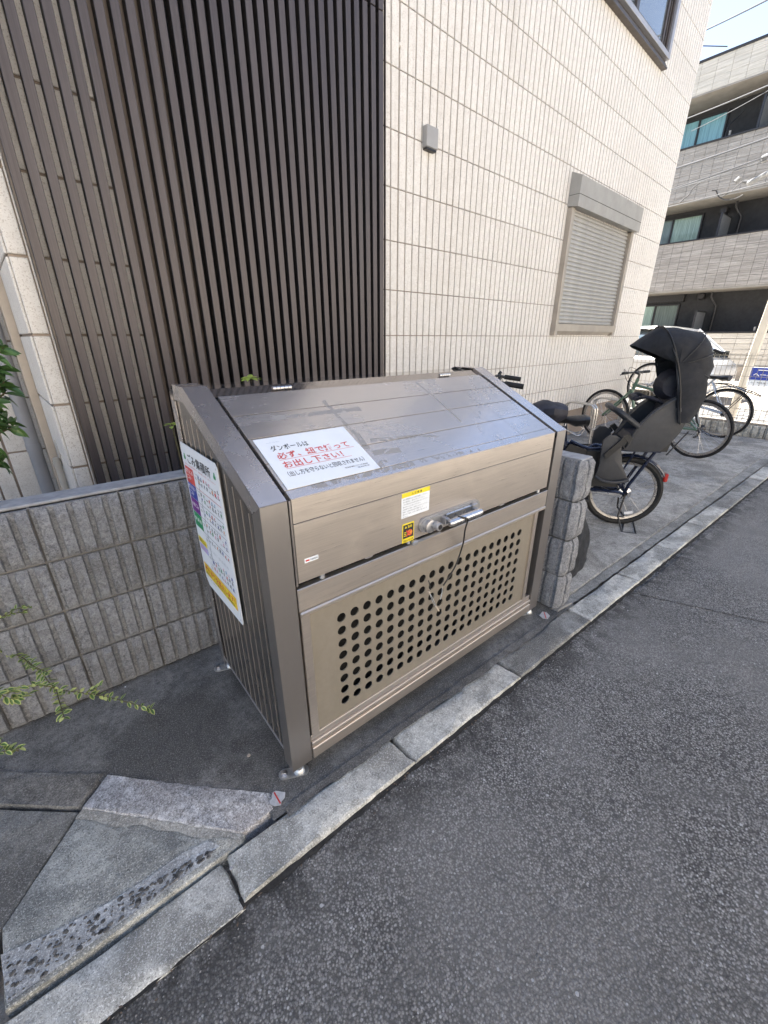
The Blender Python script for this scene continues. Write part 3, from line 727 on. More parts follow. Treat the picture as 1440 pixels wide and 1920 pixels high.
mb=MB(); rough_poly(mb,[(.0,-.018),(.125,-.03),(.13,.02),(.0,.02)],-.02,.012,.004,.02,6,.006); mb.build('mortar_foot',mortarm,sp,True)
# planting bed between wall and house
sheet('planting_bed',[(-3,.94),(1.47,.92),(1.47,1.86),(-3,1.6)],.30,soilm)
# ------------------------------------------------------------------ THE BIN
BW,HF,BD,HTT,YB,PW,ZB=1.364,.947,.618,1.174,.462,.069,.0545
bn=empty('rubbish_bin',(0,0,0),0,'large bronze aluminium garbage collection bin with sloping slatted lid and perforated front','garbage bin')
SL=math.hypot(YB,HTT-HF); sd=Vector((0,YB,HTT-HF))/SL; sn=Vector((0,-(HTT-HF),YB))/SL
SMAT=basis((0,0,HF),(1,0,0),sd)        # x along, y up slope, z outward
def rounded_side():
    pts=[(0,ZB),(0,HF),(YB,HTT)]
    r=.045
    for k in range(7):
        a=R(90-90*k/6); pts.append((BD-r+r*math.cos(a),HTT-r+r*math.sin(a)))
    return pts+[(BD,ZB)]
for sx,x0,lab in ((1,0,None),(-1,BW,None)):
    X=lambda d: x0+sx*d
    def bxx(mb,a,b,*r,bev=.0015): mb.bbox(min(X(a),X(b)),max(X(a),X(b)),*r,bev)
    mb=MB()
    # side sheet, slightly inset, with rounded back corner
    side=[(.03,ZB+.048),(.03,HF-.03),(YB,HTT-.02)]
    for k in range(7):
        a=R(90-90*k/6); side.append((BD-.045+.042*math.cos(a),HTT-.048+.042*math.sin(a)))
    side.append((BD-.003,ZB+.048))
    mb.prism(side,min(X(.005),X(.010)),max(X(.005),X(.010)),'x'); sp_=mb.build('side_panel',sidem,bn)
    mb=MB()
    y=.085
    while y<BD-.06:
        zt=HF+(HTT-HF)*min(1,(y-.02)/YB)-.075
        if y>YB: zt=HTT-.10
        for dx in (0,):
            mb.prism([(min(X(.0052),X(.0035)) ,y+dx-.0012),(max(X(.0052),X(.0035)),y+dx-.0012),(max(X(.0052),X(.0035)),y+dx+.0012),(min(X(.0052),X(.0035)),y+dx+.0012)],ZB+.052,zt,'z')
        y+=.046
    o=mb.build('side_ribs',ribm,sp_)
    # bottom trim of the side sheet
    mb=MB(); bxx(mb,.0022,.012,.052,BD-.004,ZB+.040,ZB+.0475); mb.build('bottom_trim',alu,bn)
    # front corner post: front face and side flange
    mb=MB(); x_a,x_b=min(X(0),X(PW)),max(X(0),X(PW))
    mb.prism([(x_a,ZB),(x_b,ZB+ (0 if sx>0 else 0)),(x_b,HF-.0015),(x_a,HF-.0015)],0,.0025,'y')
    fl=.052
    mb.prism([(0.0026,ZB),(fl,ZB),(fl,HF-.035+.0),(0.0026,HF-.0018)],min(X(0),X(.0025)),max(X(0),X(.0025)),'x')
    mb.prism([(0.0026,ZB),(.045,ZB),(.045,HF-.01),(0.0026,HF-.01)],min(X(PW-.0025),X(PW)),max(X(PW-.0025),X(PW)),'x')
    mb.prism([(x_a+.003,ZB+.002),(x_b-.003,ZB+.002),(x_b-.003,ZB+.004),(x_a+.003,ZB+.004)],.003,.05,'y')
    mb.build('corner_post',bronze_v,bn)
    # slope frame and flat cap at the back
    mb=MB()
    mb.box(min(X(0),X(PW)),max(X(0),X(PW)),0.0008,SL,-.0025,0,SMAT)
    mb.box(min(X(0),X(PW)),max(X(0),X(PW)),YB+.0005,BD-.04,HTT-.0025,HTT)
    f2=[(0.0,HF-.0008),(YB,HTT-.0026),(BD-.045,HTT-.0026),(BD-.045,HTT-.045),(YB+.02,HTT-.045),(.052,HF-.033)]
    mb.prism(f2,min(X(0),X(.0025)),max(X(0),X(.0025)),'x')
    # inner return beside the lid
    mb.prism([(0.002,HF-.001),(YB,HTT-.0026),(YB,HTT-.03),(0.002,HF-.028)],min(X(PW-.0025),X(PW)),max(X(PW-.0025),X(PW)),'x')
    # rounded rear corner
    vs=[];nk=8
    for k in range(nk+1):
        a=R(90-90*k/nk); yy=BD-.045+.045*math.cos(a); zz=HTT-.045+.045*math.sin(a)
        vs+=[(X(0),yy,zz),(X(PW),yy,zz)]
    mb.add(vs,[(2*i,2*i+1,2*i+3,2*i+2) for i in range(nk)])
    mb.box(min(X(0),X(PW)),max(X(0),X(PW)),BD-.003,BD,ZB,HTT-.045)
    mb.box(min(X(0),X(.0025)),max(X(0),X(.0025)),BD-.045,BD-.0032,ZB,HTT-.05)
    mb.build('slope_frame',bronze_s,bn)
# back, floor, inner dark lining
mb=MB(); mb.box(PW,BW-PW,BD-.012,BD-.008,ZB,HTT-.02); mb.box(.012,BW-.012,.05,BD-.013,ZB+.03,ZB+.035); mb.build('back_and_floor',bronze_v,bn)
# top strip behind the lid
mb=MB(); mb.bbox(PW+.001,BW-PW-.001,YB-.002,BD-.004,HTT-.016,HTT-.011,.001)
mb.box(PW+.001,BW-PW-.001,.4665,SL-.004,-.014,-.009,SMAT)
mb.build('top_strip',bronze_t,bn)
for hx in (.261,1.03):
    mb=MB(); 
    for i in range(5): mb.tube([SMAT@Vector((hx+.0135*i,.478,-.002)),SMAT@Vector((hx+.0135*i+.012,.478,-.002))],.0058,10)
    mb.build('hinge',steel,bn,True)
# lid
lid=empty('lid',parent=bn)
LX0,LX1=.080,1.2745
sl_edges=[.0325,.1385,.2445,.352,.4575]
for a_,b_ in zip(sl_edges[:-1],sl_edges[1:]):
    mb=MB(); mb.bbox(LX0,LX1,a_+.0016,b_-.0016,-.020,-.001,.0003); o=mb.build('lid_slat',lidm,lid); o.matrix_local=SMAT
mb=MB()  # folded nose piece: slope part and front drop
nose=[(0.0,.0),(.0315,.0)]
p0=Vector((0,-.0006,HF-.0006)); p1=p0+sd*.0312; p2=p1-sn*.018
mb.prism([(p0.y,p0.z),(p1.y,p1.z),(p2.y,p2.z),(.018,HF-.014),(.018,.8825),(-.0006,.8825)],LX0,LX1,'x')
nosep=mb.build('lid_nose',bronze,lid)
mb=MB(); mb.box(LX0,LX1,.001,.0305,-.0002,.0006,SMAT)
o=MB(); o.box(LX0+.001,LX1-.001,.001,.0305,-.0006,.0004); o2=o.build('lid_nose_top',lidm,lid); o2.matrix_local=SMAT
mb=MB(); mb.bbox(LX0,LX1,-.0006,.018,.7115,.8803,.0004); mb.build('lid_front',bronze,lid)
mb=MB(); mb.box(LX0+.004,LX1-.004,.002,.018,.880,.883); mb.box(LX0+.004,LX1-.004,.004,.45,-.024,-.021,SMAT); mb.build('lid_backing',darkgap,lid)
mb=MB(); mb.bbox(LX0-.0065,LX0-.0008,.001,.014,.702,.944,.0008); mb.build('lid_edge_trim',bronze_v,lid)
mb=MB(); mb.box(LX1+.0015,LX1+.003,.001,.014,.705,.944); mb.build('lid_edge_trim',bronze_v,lid)
# rubber stops under the lid
for x in (.155,.478,1.225):
    mb=MB(); mb.cyl((x,.010,.7112),(x,.010,.6965),.0085,12); mb.build('lid_stop',zinc,lid,True)
for x in (.30,.95): 
    mb=MB(); mb.bbox(x,x+.028,.002,.012,.704,.7115,.001); mb.build('lid_catch',alu,lid)
# lower front
dr=empty('front_door',parent=bn)
mb=MB()
mb.bbox(.0735,1.292,-.0005,.022,.622,.6935,.0018)
mb.build('door_rail',bronze,dr)
mb=MB()
mb.bbox(.0745,1.291,-.006,.018,.6055,.6215,.004); mb.bbox(.078,.1055,.004,.020,.148,.6052,.0015)
mb.bbox(1.2265,1.2500,.004,.020,.148,.6052,.0015); mb.build('door_frame',bronze,dr)
# perforated panel
nx,nzr=20,8; dx,dzz=.0484,.0471; hx0,hz0=.213,.203; rr=.0158; y=.012
mb=MB(); seg=16
X0,X1,Zb,Zt=.106,1.226,.1485,.605
gx0=hx0-dx/2; gz0=hz0-dzz/2; gx1=gx0+nx*dx; gz1=gz0+nzr*dzz
mb.add([(X0,y,Zb),(X1,y,Zb),(X1,y,gz0),(X0,y,gz0)],[(0,1,2,3)]); mb.add([(X0,y,gz1),(X1,y,gz1),(X1,y,Zt),(X0,y,Zt)],[(0,1,2,3)])
mb.add([(X0,y,gz0),(gx0,y,gz0),(gx0,y,gz1),(X0,y,gz1)],[(0,1,2,3)]); mb.add([(gx1,y,gz0),(X1,y,gz0),(X1,y,gz1),(gx1,y,gz1)],[(0,1,2,3)])
for i in range(nx):
    for j in range(nzr):
        cx,cz=hx0+i*dx,hz0+j*dzz; vs=[]
        for k in range(seg):
            a=2*math.pi*(k+.5)/seg; ca,sa=math.cos(a),math.sin(a); m_=max(abs(ca)/(dx/2),abs(sa)/(dzz/2))
            vs.append((cx+ca/m_,y,cz+sa/m_))
        for k in range(seg):
            a=2*math.pi*(k+.5)/seg; vs.append((cx+rr*math.cos(a),y,cz+rr*math.sin(a)))
        for k in range(seg):
            a=2*math.pi*(k+.5)/seg; vs.append((cx+rr*.97*math.cos(a),y+.003,cz+rr*.97*math.sin(a)))
        fs=[(k,(k+1)%seg,seg+(k+1)%seg,seg+k) for k in range(seg)]+[(seg+k,seg+(k+1)%seg,2*seg+(k+1)%seg,2*seg+k) for k in range(seg)]
        # square corners
        mb.add(vs,fs)
        for sx_ in (-1,1):
            for sz_ in (-1,1):
                c=(cx+sx_*dx/2,y,cz+sz_*dzz/2)
                ks=sorted(range(seg),key=lambda k:(vs[k][0]-c[0])**2+(vs[k][2]-c[2])**2)[:2]
                mb.add([c,vs[ks[0]],vs[ks[1]]],[(0,1,2)])
mb.build('perforated_panel',panelm,dr)
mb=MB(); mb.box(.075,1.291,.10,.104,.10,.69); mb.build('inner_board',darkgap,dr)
mb=MB()   # sill with stepped profile
mb.bbox(.0735,1.292,.006,.022,.126,.1482,.0015); mb.bbox(.0730,1.2925,-.002,.020,.110,.1255,.002); mb.bbox(.0735,1.292,.003,.020,.1025,.1098,.001); mb.bbox(.0730,1.2925,-.004,.020,.058,.1022,.0025)
mb.build('sill_rail',bronze,dr)
# feet
def stadium(mb,c,d,L,r,z0,z1,n=10):
    d=Vector((d[0],d[1])).normalized(); p=Vector((-d.y,d.x)); pts=[]
    for k in range(n+1):
        a=math.pi*(-.5+k/n); pts.append(Vector(c)+d*(L/2+r*math.cos(a))+p*(r*math.sin(a)))
    for k in range(n+1):
        a=math.pi*(.5+k/n); pts.append(Vector(c)+d*(-L/2+r*math.cos(a))+p*(r*math.sin(a)))
    mb.prism([(q.x,q.y) for q in pts],z0,z1,'z')
for (cx,cy,d) in ((.016,.034,(.90,-.43)),(.016,.64,(.9,-.35)),(1.338,.040,(.9,-.4)),(1.33,.60,(.9,-.4))):
    mb=MB(); stadium(mb,(cx,cy),d,.062 if cx<1 else .045,.017,.001,.007); f=mb.build('foot_plate',zinc,bn)
    mb=MB(); dd=Vector(d).normalized(); bp=Vector((cx,cy))-dd*.030
    mb.lathe([(.0105,.007),(.0105,.0125),(.007,.0135),(.007,.0165),(.0001,.017)],(bp.x,bp.y,0),(0,0,1),6)
    mb.build('bolt',steel,f,True)
    mb=MB(); q=Vector((cx,cy))+dd*.018; mb.lathe([(.019,.007),(.016,.018),(.012,.022),(.012,.056)],(q.x,q.y,0),(0,0,1),14); mb.build('levelling_foot',zinc,f,True)
# handle
hd=empty('lid_handle',parent=lid)
def xz_stadium(mb,x0,x1,z,r,y0,y1,n=12):
    pts=[]
    for k in range(n+1): a=math.pi*(-.5+k/n); pts.append((x1-r+r*math.cos(a),z+r*math.sin(a)))
    for k in range(n+1): a=math.pi*(.5+k/n); pts.append((x0+r+r*math.cos(a),z+r*math.sin(a)))
    mb.prism(pts,y0,y1,'y')
mb=MB(); xz_stadium(mb,.508,.806,.7515,.0255,-.010,-.0012); xz_stadium(mb,.512,.802,.7515,.0215,-.0135,-.0101); mb.build('base_plate',alu,hd,True)
mb=MB(); mb.bbox(.620,.760,-.020,-.0138,.737,.770,.004); mb.build('recess_plate',steel,hd)
mb=MB(); mb.lathe([(.0215,0),(.0215,.012),(.019,.0135),(.0001,.0135)],(.543,-.0137,.748),(0,-1,0),20); mb.lathe([(.0140,.0),(.0140,.020),(.0125,.022),(.0001,.022)],(.559,-.0275,.750),(0,-1,0),20); mb.build('lock_cylinder',alu,hd,True)
mb=MB(); mb.lathe([(.0085,0),(.0085,.0012),(.005,.0018),(.0001,.0018)],(.559,-.0497,.750),(0,-1,0),16); mb.build('keyway',darkst,hd,True)
mb=MB(); mb.tube([(.598,-.052,.752),(.603,-.052,.752),(.612,-.052,.752),(.74,-.052,.752),(.757,-.052,.752),(.763,-.052,.752)],[.007,.0115,.0128,.0128,.0115,.006],16); mb.build('grip_bar',steel,hd,True)
mb=MB()
for x in (.612,.755): mb.tube([(x,-.010,.758),(x,-.052,.754)],.0068,10)
mb.bbox(.748,.772,-.028,-.0138,.742,.774,.003); mb.bbox(.600,.614,-.034,-.0138,.738,.764,.002)
mb.build('grip_arm',alu,hd,True)
mb=MB(); mb.bbox(.500,.606,-.012,-.0007,.6985,.7065,.0015); mb.bbox(.505,.60,-.0145,-.0121,.7005,.7045,.001); mb.bbox(.476,.500,-.016,-.0007,.694,.7105,.004); mb.build('latch_plate',alu,lid)
# dangling cable
mb=MB(); pts=[(.640,-.050,.765),(.655,-.066,.762),(.668,-.070,.752),(.690,-.045,.70),(.712,-.025,.640),(.720,-.012,.600),(.705,-.011,.560),(.690,-.011,.535),(.668,-.011,.512),(.645,-.011,.490),(.636,-.011,.482)]
def spline(p,n=6):
    p=[Vector(a) for a in p]; out=[]
    for i in range(len(p)-1):
        a=p[max(i-1,0)];b=p[i];c=p[i+1];d=p[min(i+2,len(p)-1)]
        for k in range(n):
            t=k/n; out.append(.5*((2*b)+(-a+c)*t+(2*a-5*b+4*c-d)*t*t+(-a+3*b-3*c+d)*t**3))
    out.append(p[-1]); return out
mb.tube(spline(pts),.0028,8); cab=mb.build('dangling_cable',blackp,lid,True)
mb=MB(); mb.tube(spline([(.575,0.006,.52),(.572,-.004,.508),(.573,-.009,.49)]),.0016,6); mb.build('cable_end',blackp,cab,True)
mb=MB(); mb.tube(spline([(.562,-.012,.487),(.572,-.014,.46),(.585,-.015,.43),(.602,-.015,.408)]),.0015,6); mb.tube(spline([(.566,-.010,.480),(.580,-.016,.452),(.596,-.014,.418)]),.0014,6); mb.tube(spline([(.632,-.010,.478),(.630,-.012,.455),(.622,-.013,.43)]),.0012,6)
mb.build('bare_wire',zinc,cab,True)
mb=MB(); mb.tube([(.598,-.015,.412),(.615,-.015,.385)],[.0034,.003],8); mb.tube([(.560,-.012,.489),(.565,-.013,.480)],.0035,8); mb.build('wire_terminal',beigem,cab,True)
# --- A4 notice on the slope
def SM(x,s,h=.001): return basis(SMAT@Vector((x,s,h)),(1,0,0),sd)
nb=MB(); nb.box(.0885,.3795,.0335,.2365,0,.0014); nbo=nb.build('paper_notice',whitep,lid); nbo.matrix_local=SMAT; nbo['label']='white notice about bundling cardboard, black and red print'
def T(par,body,x,s,w,h,mat,bold=.0,mfn=None): 
    return text_obj(body,w,h,mat,'lettering',par,(par.matrix_local.inverted()@mfn(x,s)) if par is not bn else mfn(x,s),bold)
sf=lambda x,s: SM(x,s,.0018)
T(nbo,'エムズKAGO',.113,.2170,.042,.0052,inktea,.01,sf)
T(nbo,'◇◇◇◇・◇◇◇◇◇◇',.116,.2135,.038,.0020,inktea,.0,sf)
T(nbo,'ダンボールは',.117,.178,.113,.0235,inkblk,.008,sf)
T(nbo,'必ず、紐で縛って',.119,.143,.228,.0270,inkred,.016,sf)
T(nbo,'お出し下さい！',.120,.107,.184,.0270,inkred,.016,sf)
T(nbo,'（出し方を守らないと回収されません）',.115,.074,.240,.0200,inkblk,.006,sf)
T(nbo,'株式会社戸建組シンクラン三番有限会社',.276,.0595,.078,.0052,inkblk,.01,sf)
T(nbo,'TEL 3310-907-168',.314,.0515,.040,.0045,inkblk,.01,sf)
for (x,s,w) in ((.119,.1395,.238),(.121,.1040,.205)):
    rect_obj('underline',0,w,0,.0007,inkred,nbo,nbo.matrix_local.inverted()@sf(x,s),.0003)
# --- front stickers
fm=lambda x,z,y=-.0022: basis((x,y,z),(1,0,0),(0,0,1))
def sticker(name,x0,x1,z0,z1,mat,lab,y=-.0016,par=lid):
    mb=MB(); mb.box(x0,x1,y,-.0007,z0,z1); o=mb.build(name,mat,par); o['label']=lab; return o
n1=sticker('caution_label',.4355,.5535,.7965,.8780,whitep,'white caution label with a yellow header bar')
rect_obj('header_bar',0,.118,0,.0145,inkyel,n1,fm(.4355,.8635),.0003)
f3=lambda x,z: fm(x,z,-.0030)
T(n1,'△ 注 意 事',.474,.8665,.045,.008,inkblk,.01,f3)
lines=['鍵の開閉後は必ず扉を施錠して下さい。','扉の開閉は、静かに行って下さい。','ごみ収集日以外は扉を開けないで下さい。','扉の中に入らないで下さい。','危険物や火気を、絶対に入れないで下さい。','強風・台風の時は必ず施錠をして','扉の上に物や、人が、絶対に乗らないで','下さい。']
for i,t_ in enumerate(lines):
    w=.108*min(1,len(t_)/19); T(n1,t_,.440,.8545-i*.0080,w,.0050,inkgray,.0,f3)
n2=sticker('warning_label',.4405,.4895,.7110,.7760,inkyel,'small black and yellow hand warning label')
rect_obj('black_field',0,.043,0,.046,inkblk,n2,fm(.4435,.7260),.0003)
T(n2,'▲ 警告',.449,.7600,.031,.0085,inkyel,.02,f3)
T(n2,'手をはさむ注意',.4445,.7140,.041,.0075,inkblk,.01,f3)
mb=MB(); mb.lathe([(.0001,.0002),(.0105,0)],(.471,-.0031,.7425),(0,-1,0),14); mb.build('round_mark',inkor,n2)
for a_ in (45,-45):
    mb=MB(); mb.box(-.014,.014,-.0022,.0022,0,.0003); o=mb.build('cross_bar',inkred,n2); o.matrix_local=basis((.4655,-.0036-.0002*(a_>0),.7425),(math.cos(R(a_)),0,math.sin(R(a_))),(-math.sin(R(a_)),0,math.cos(R(a_))))
T(n2,'≡',.4465,.734,.010,.014,inkyel,.0,f3)
n3=sticker('maker_label',.1010,.1420,.7655,.7775,whitep,'tiny white maker label low on the lid front')
rect_obj('red_mark',0,.011,0,.0045,inkred,n3,fm(.104,.7694),.0003); T(n3,'DAIKEN',.117,.7692,.022,.005,inkgray,.02,f3)
# --- big sorting guide on the left side
gx=-.0045
sb=MB(); pts=[(.242,.486),(.250,.478),(.553,.462),(.585,.490),(.5955,.99),(.590,.9965),(.262,.9925),(.248,.975)]
pts=[(.250,.470),(.560,.464),(.586,.490),(.5935,.985),(.588,.9955),(.268,.9935),(.2535,.980),(.2445,.480)]
sb.prism(pts,gx,-.0015,'x'); sgn=sb.build('sorting_guide_board',whitep,bn); sgn['label']='tall white sorting guide board, colour coded rows and a yellow band'
# text runs along -y (viewed from outside left): x axis = -y
gmf=lambda y_,z_: basis((gx-.0007,y_,z_),(0,-1,0),(0,0,1))
gmf2=lambda y_,z_: basis((gx-.0012,y_,z_),(0,-1,0),(0,0,1))
def GR(y_,z_,w,h,mat,nm='print_block'): return rect_obj(nm,0,w,0,h,mat,sgn,gmf(y_,z_),.0003)
T(sgn,'ごみ集積所',.532,.936,.215,.034,inkblk,.012,gmf)
for y_ in (.571,.292):
    T(sgn,'♣',y_,.938,.020,.026,inkgreen,.01,gmf)
T(sgn,'決められた日の朝八時までに　指定の袋に入れて　出してください',.572,.9262,.29,.0055,inkred,.0,gmf)
blocks=[(.922,.866,inkred,('燃える','ごみ')),(.865,.814,inkblue,('燃えない','ごみ')),(.813,.762,inkpur,('有害ごみ',)),(.761,.706,inkgreen,('資 源 物',))]
for zt,zb_,mt,tx in blocks:
    GR(.580,zb_,.083,zt-zb_-.002,mt)
    for i,t_ in enumerate(tx):
        T(sgn,t_,.574,(zt+zb_)/2-.006+(.010-.020*i if len(tx)>1 else 0),.070 if len(t_)>2 else .044,.015,inkwht,.02,gmf2)
    GR(.580,zb_-.0012,.315,.0009,inkgray if mt is not inkred else inkred,'rule')
GR(.580,.6415,.085,.022,inkyel); T(sgn,'粗大ごみ',.574,.6455,.07,.013,inkblk,.01,gmf2)
GR(.578,.614,.085,.024,inklil); T(sgn,'持込ごみ',.570,.618,.062,.012,inkpink,.01,gmf2)
GR(.574,.512,.305,.047,inkor,'band_border'); 
rect_obj('yellow_band',0,.300,0,.042,inkyel,sgn,basis((gx-.0010,.5715,.5145),(0,-1,0),(0,0,1)),.0003)
gmf3=lambda y_,z_: basis((gx-.0017,y_,z_),(0,-1,0),(0,0,1))
T(sgn,'持ち去りを禁止します！',.565,.5300,.285,.022,inkred,.03,gmf3)
T(sgn,'違反者は条例により罰せられます　清掃事務所',.560,.5180,.275,.008,inkblk,.015,gmf3)
rg=random.Random(11)
icon=[inkred,inkgray,inkcy,inkgray,inkpink,inkgreen,inkgray,inkblue,inkgray,inkor]
smalls=['生ごみ','紙くず','衣類','ゴム','木くず','ガラス','陶磁器','金属類','傘','電池','びん','かん','新聞','雑誌','段ボール','ペット']
for (zt,zb_) in ((.920,.868),(.863,.816),(.811,.764),(.759,.708),(.703,.668),(.636,.600),(.597,.566)):
    T(sgn,'月・木曜日',.488,zt-.010,.030,.006,inkgray,.0,gmf); T(sgn,'毎週',.486,zt-.026,.018,.010,inkgray,.0,gmf)
    y_=.445
    while y_>.275:
        for r in range(max(1,int((zt-zb_)/.018))):
            zz=zt-.013-r*.0175+rg.uniform(-.002,.002)
            if rg.random()<.75:
                mt=icon[rg.randrange(len(icon))]; mb=MB(); s_=rg.uniform(.0045,.0078); kk=rg.choice([4,5,6,8])
                mb.prism([(-s_*math.cos(6.283*k/kk+.3)*rg.uniform(.5,1),s_*math.sin(6.283*k/kk+.3)*rg.uniform(.7,1)) for k in range(kk)],0,.0003,'z')
                o=mb.build('pictogram',mt,sgn); o.matrix_local=gmf(y_,zz+.003)
            T(sgn,rg.choice(smalls),y_+.008,zz-.0065,.017,.0052,inkblk,.02,gmf)
        y_-=.024
GR(.455,.60,.0012,.315,inkgray,'rule')
for i in range(3): T(sgn,'※分別の詳しい出し方は市のホームページをご覧ください。電話でもお問い合わせできます',.55,.655-.006*i if i<2 else .562,.26,.0036,inkgray,.0,gmf)
T(sgn,'問合せ先　環境部　資源循環課',.57,.500,.10,.005,inkgray,.0,gmf)
for (y_,z_) in ((.586,.985),(.262,.978),(.574,.482),(.256,.485)):
    mb=MB(); mb.lathe([(.0035,0),(.003,.001),(.0001,.0012)],(gx,y_,z_),(-1,0,0),10); mb.build('screw',zinc,sgn,True)
# ------------------------------------------------------------------ BICYCLES
def wheel(root,cx,cz,rr_,tw,tyremat,rimmat,nsp=28,tilt=0,hub_r=.016,name='wheel',holder=None,deep=.012):
    """wheel in local plane (x forward, z up) centred cx,cz"""
    w=empty(name,parent=root) if holder is None else holder
    c=(cx,0,cz); ax=(0,1,0); ri=rr_-tw-.012
    mb=MB(); pr=[(math.cos(a)*tw*.52,math.sin(a)*tw*.5) for a in [i*math.pi/4 for i in range(8)]]
    mb.ring(c,ax,rr_-tw*.52,pr,56); mb.build('tyre',tyremat,w,True)
    mb=MB(); mb.ring(c,ax,rr_-tw-.004,[(.004,.009),(.004,-.009),(-deep,-.006),(-deep,.006)],56); mb.build('rim',rimmat,w,False)
    mb=MB(); 
    for k in range(nsp):
        a=2*math.pi*k/nsp; s_=1 if k%2 else -1; a2=a+(.5 if (k//2)%2 else -.5)
        mb.tube([(cx+ri*math.cos(a),0,cz+ri*math.sin(a)),(cx+hub_r*math.cos(a2),s_*.025,cz+hub_r*math.sin(a2))],.0011,4,cap=False)
    o=mb.build('spokes',steel,w); o['kind']='stuff'
    mb=MB(); mb.lathe([(.004,-.05),(.012,-.045),(hub_r+.004,-.032),(.011,-.026),(.011,.026),(hub_r+.004,.032),(.012,.045),(.004,.05)],c,ax,14); mb.build('hub',darkst,w,True)
    return w
def T2(root,name,mat,paths,sm=True,par=None):
    mb=MB()
    for pth,r in paths:
        if isinstance(pth,tuple): pth=list(pth)
        mb.tube(pth,r,10)
    return mb.build(name,mat,par or root,sm)
def saddle(root,x,z,mat,L=.25,w=.085,tilt=0):
    mb=MB(); n=10; vs=[]; prof=[(0,.018,.0),(.12,.024,.0),(.3,.03,0),(.5,.05,.002),(.7,w*.85,.006),(.88,w,.014),(1,w*.75,.010)]
    m=12
    for (t,hw,dz) in prof:
        xx=x+L*(.5-t)
        for k in range(m):
            a=2*math.pi*k/m; vs.append((xx,hw*math.cos(a),z+dz+(.020 if math.sin(a)>0 else (.055 if t>.5 else .03))*math.sin(a)))
    c=len(prof); mb.add(vs,[(i*m+k,i*m+(k+1)%m,(i+1)*m+(k+1)%m,(i+1)*m+k) for i in range(c-1) for k in range(m)]+[tuple(range(m)),tuple((c-1)*m+k for k in range(m))])
    o=mb.build('saddle',mat,root,True); return o
HE=math.atan2(.81,-.58)
eb=empty('child_seat_bicycle',(2.84,.24,0),HE,'navy bicycle with a hooded charcoal child seat over its rear wheel','bicycle')
wheel(eb,.0,.262,.262,.042,rubber,rimm,32,hub_r=.03)
wheel(eb,1.02,.262,.262,.042,rubber,rimm,28)
T2(eb,'frame',navyp,[([(0,.05,.262),(.10,.05,.270),(.25,.045,.275),(.40,.03,.29)],.012),([(0,-.05,.262),(.25,-.045,.275),(.40,-.03,.29)],.012),
  (spline([(.20,.0,.585),(.26,.0,.590),(.315,.0,.545),(.40,.0,.590),(.50,0,.60)]),.013),
  ([(.40,0,.29),(.47,0,.72)],.017),(spline([(.40,0,.30),(.55,0,.40),(.75,0,.55),(.86,0,.72)]),.020),
  ([(.84,0,.66),(.88,0,.86)],.020),([(.0,.05,.262),(.11,.045,.42),(.21,.03,.58)],.009),([(.0,-.05,.262),(.11,-.045,.42),(.21,-.03,.58)],.009),
  (spline([(.21,.03,.58),(.30,.03,.575),(.42,.02,.62)]),.010)])
T2(eb,'fork',navyp,[([(.87,.03,.74),(.93,.045,.50),(1.02,.048,.262)],.012),([(.87,-.03,.74),(.93,-.045,.50),(1.02,-.048,.262)],.012)])
T2(eb,'carrier',navyp,[([(.20,.06,.585),(.04,.07,.585),(-.15,.07,.588),(-.19,.04,.60),(-.195,-.04,.60),(-.15,-.07,.588),(.20,-.06,.585)],.010),([(-.125,.06,.58),(-.01,.062,.33),(0,.06,.27)],.011),([(-.125,-.06,.58),(0,-.06,.27)],.011),([(.0,.065,.575),(.06,.06,.40),(0,.06,.27)],.007)])
# mudguard
def guard(root,cx,cz,r,a0,a1,hw,mat,name='mudguard'):
    mb=MB(); n=18; vs=[]
    for i in range(n+1):
        a=R(a0+(a1-a0)*i/n)
        for (dr,dy) in ((-.006,-hw),(.004,-hw*.7),(.008,0),(.004,hw*.7),(-.006,hw),(-.010,hw*.9),(-.002,0),(-.010,-hw*.9)): vs.append((cx+(r+dr)*math.cos(a),dy,cz+(r+dr)*math.sin(a)))
    m=8; mb.add(vs,[(i*m+k,i*m+(k+1)%m,(i+1)*m+(k+1)%m,(i+1)*m+k) for i in range(n) for k in range(m)]+[tuple(range(m)),tuple(n*m+k for k in range(m))])
    return mb.build(name,mat,root,True)
guard(eb,0,.262,.277,15,150,.026,navyp)
guard(eb,1.02,.262,.277,30,170,.026,navyp)
mb=MB(); mb.bbox(-.262,-.236,-.022,.022,.358,.420,.006); mb.build('rear_light',redl,eb)
saddle(eb,.455,.765,blackp,.27,.095)
T2(eb,'seat_post',chrome,[([(.47,0,.70),(.465,0,.76)],.013),(spline([(.36,.03,.72),(.34,.03,.70),(.38,.03,.66),(.48,.03,.71)]),.004),(spline([(.36,-.03,.72),(.34,-.03,.70),(.38,-.03,.66),(.48,-.03,.71)]),.004)])
T2(eb,'handlebar',darkst,[([(.88,0,.86),(.885,0,.96),(.99,0,1.0)],.014),(spline([(.81,.27,1.01),(.91,.26,1.022),(.98,.20,1.035),(.99,.07,1.01),(.99,-.07,1.01),(.98,-.20,1.035),(.91,-.26,1.022),(.81,-.27,1.01)]),.011)])
for s_ in (1,-1):
    T2(eb,'grip',rubber,[([(.80,s_*.27,1.008),(.92,s_*.262,1.024)],.017)])
    T2(eb,'brake_lever',darkst,[([(.955,s_*.25,1.02),(.96,s_*.255,1.05),(.95,s_*.25,1.06)],.013),([(.96,s_*.25,1.0),(.91,s_*.26,.975),(.84,s_*.265,.965)],.005)])
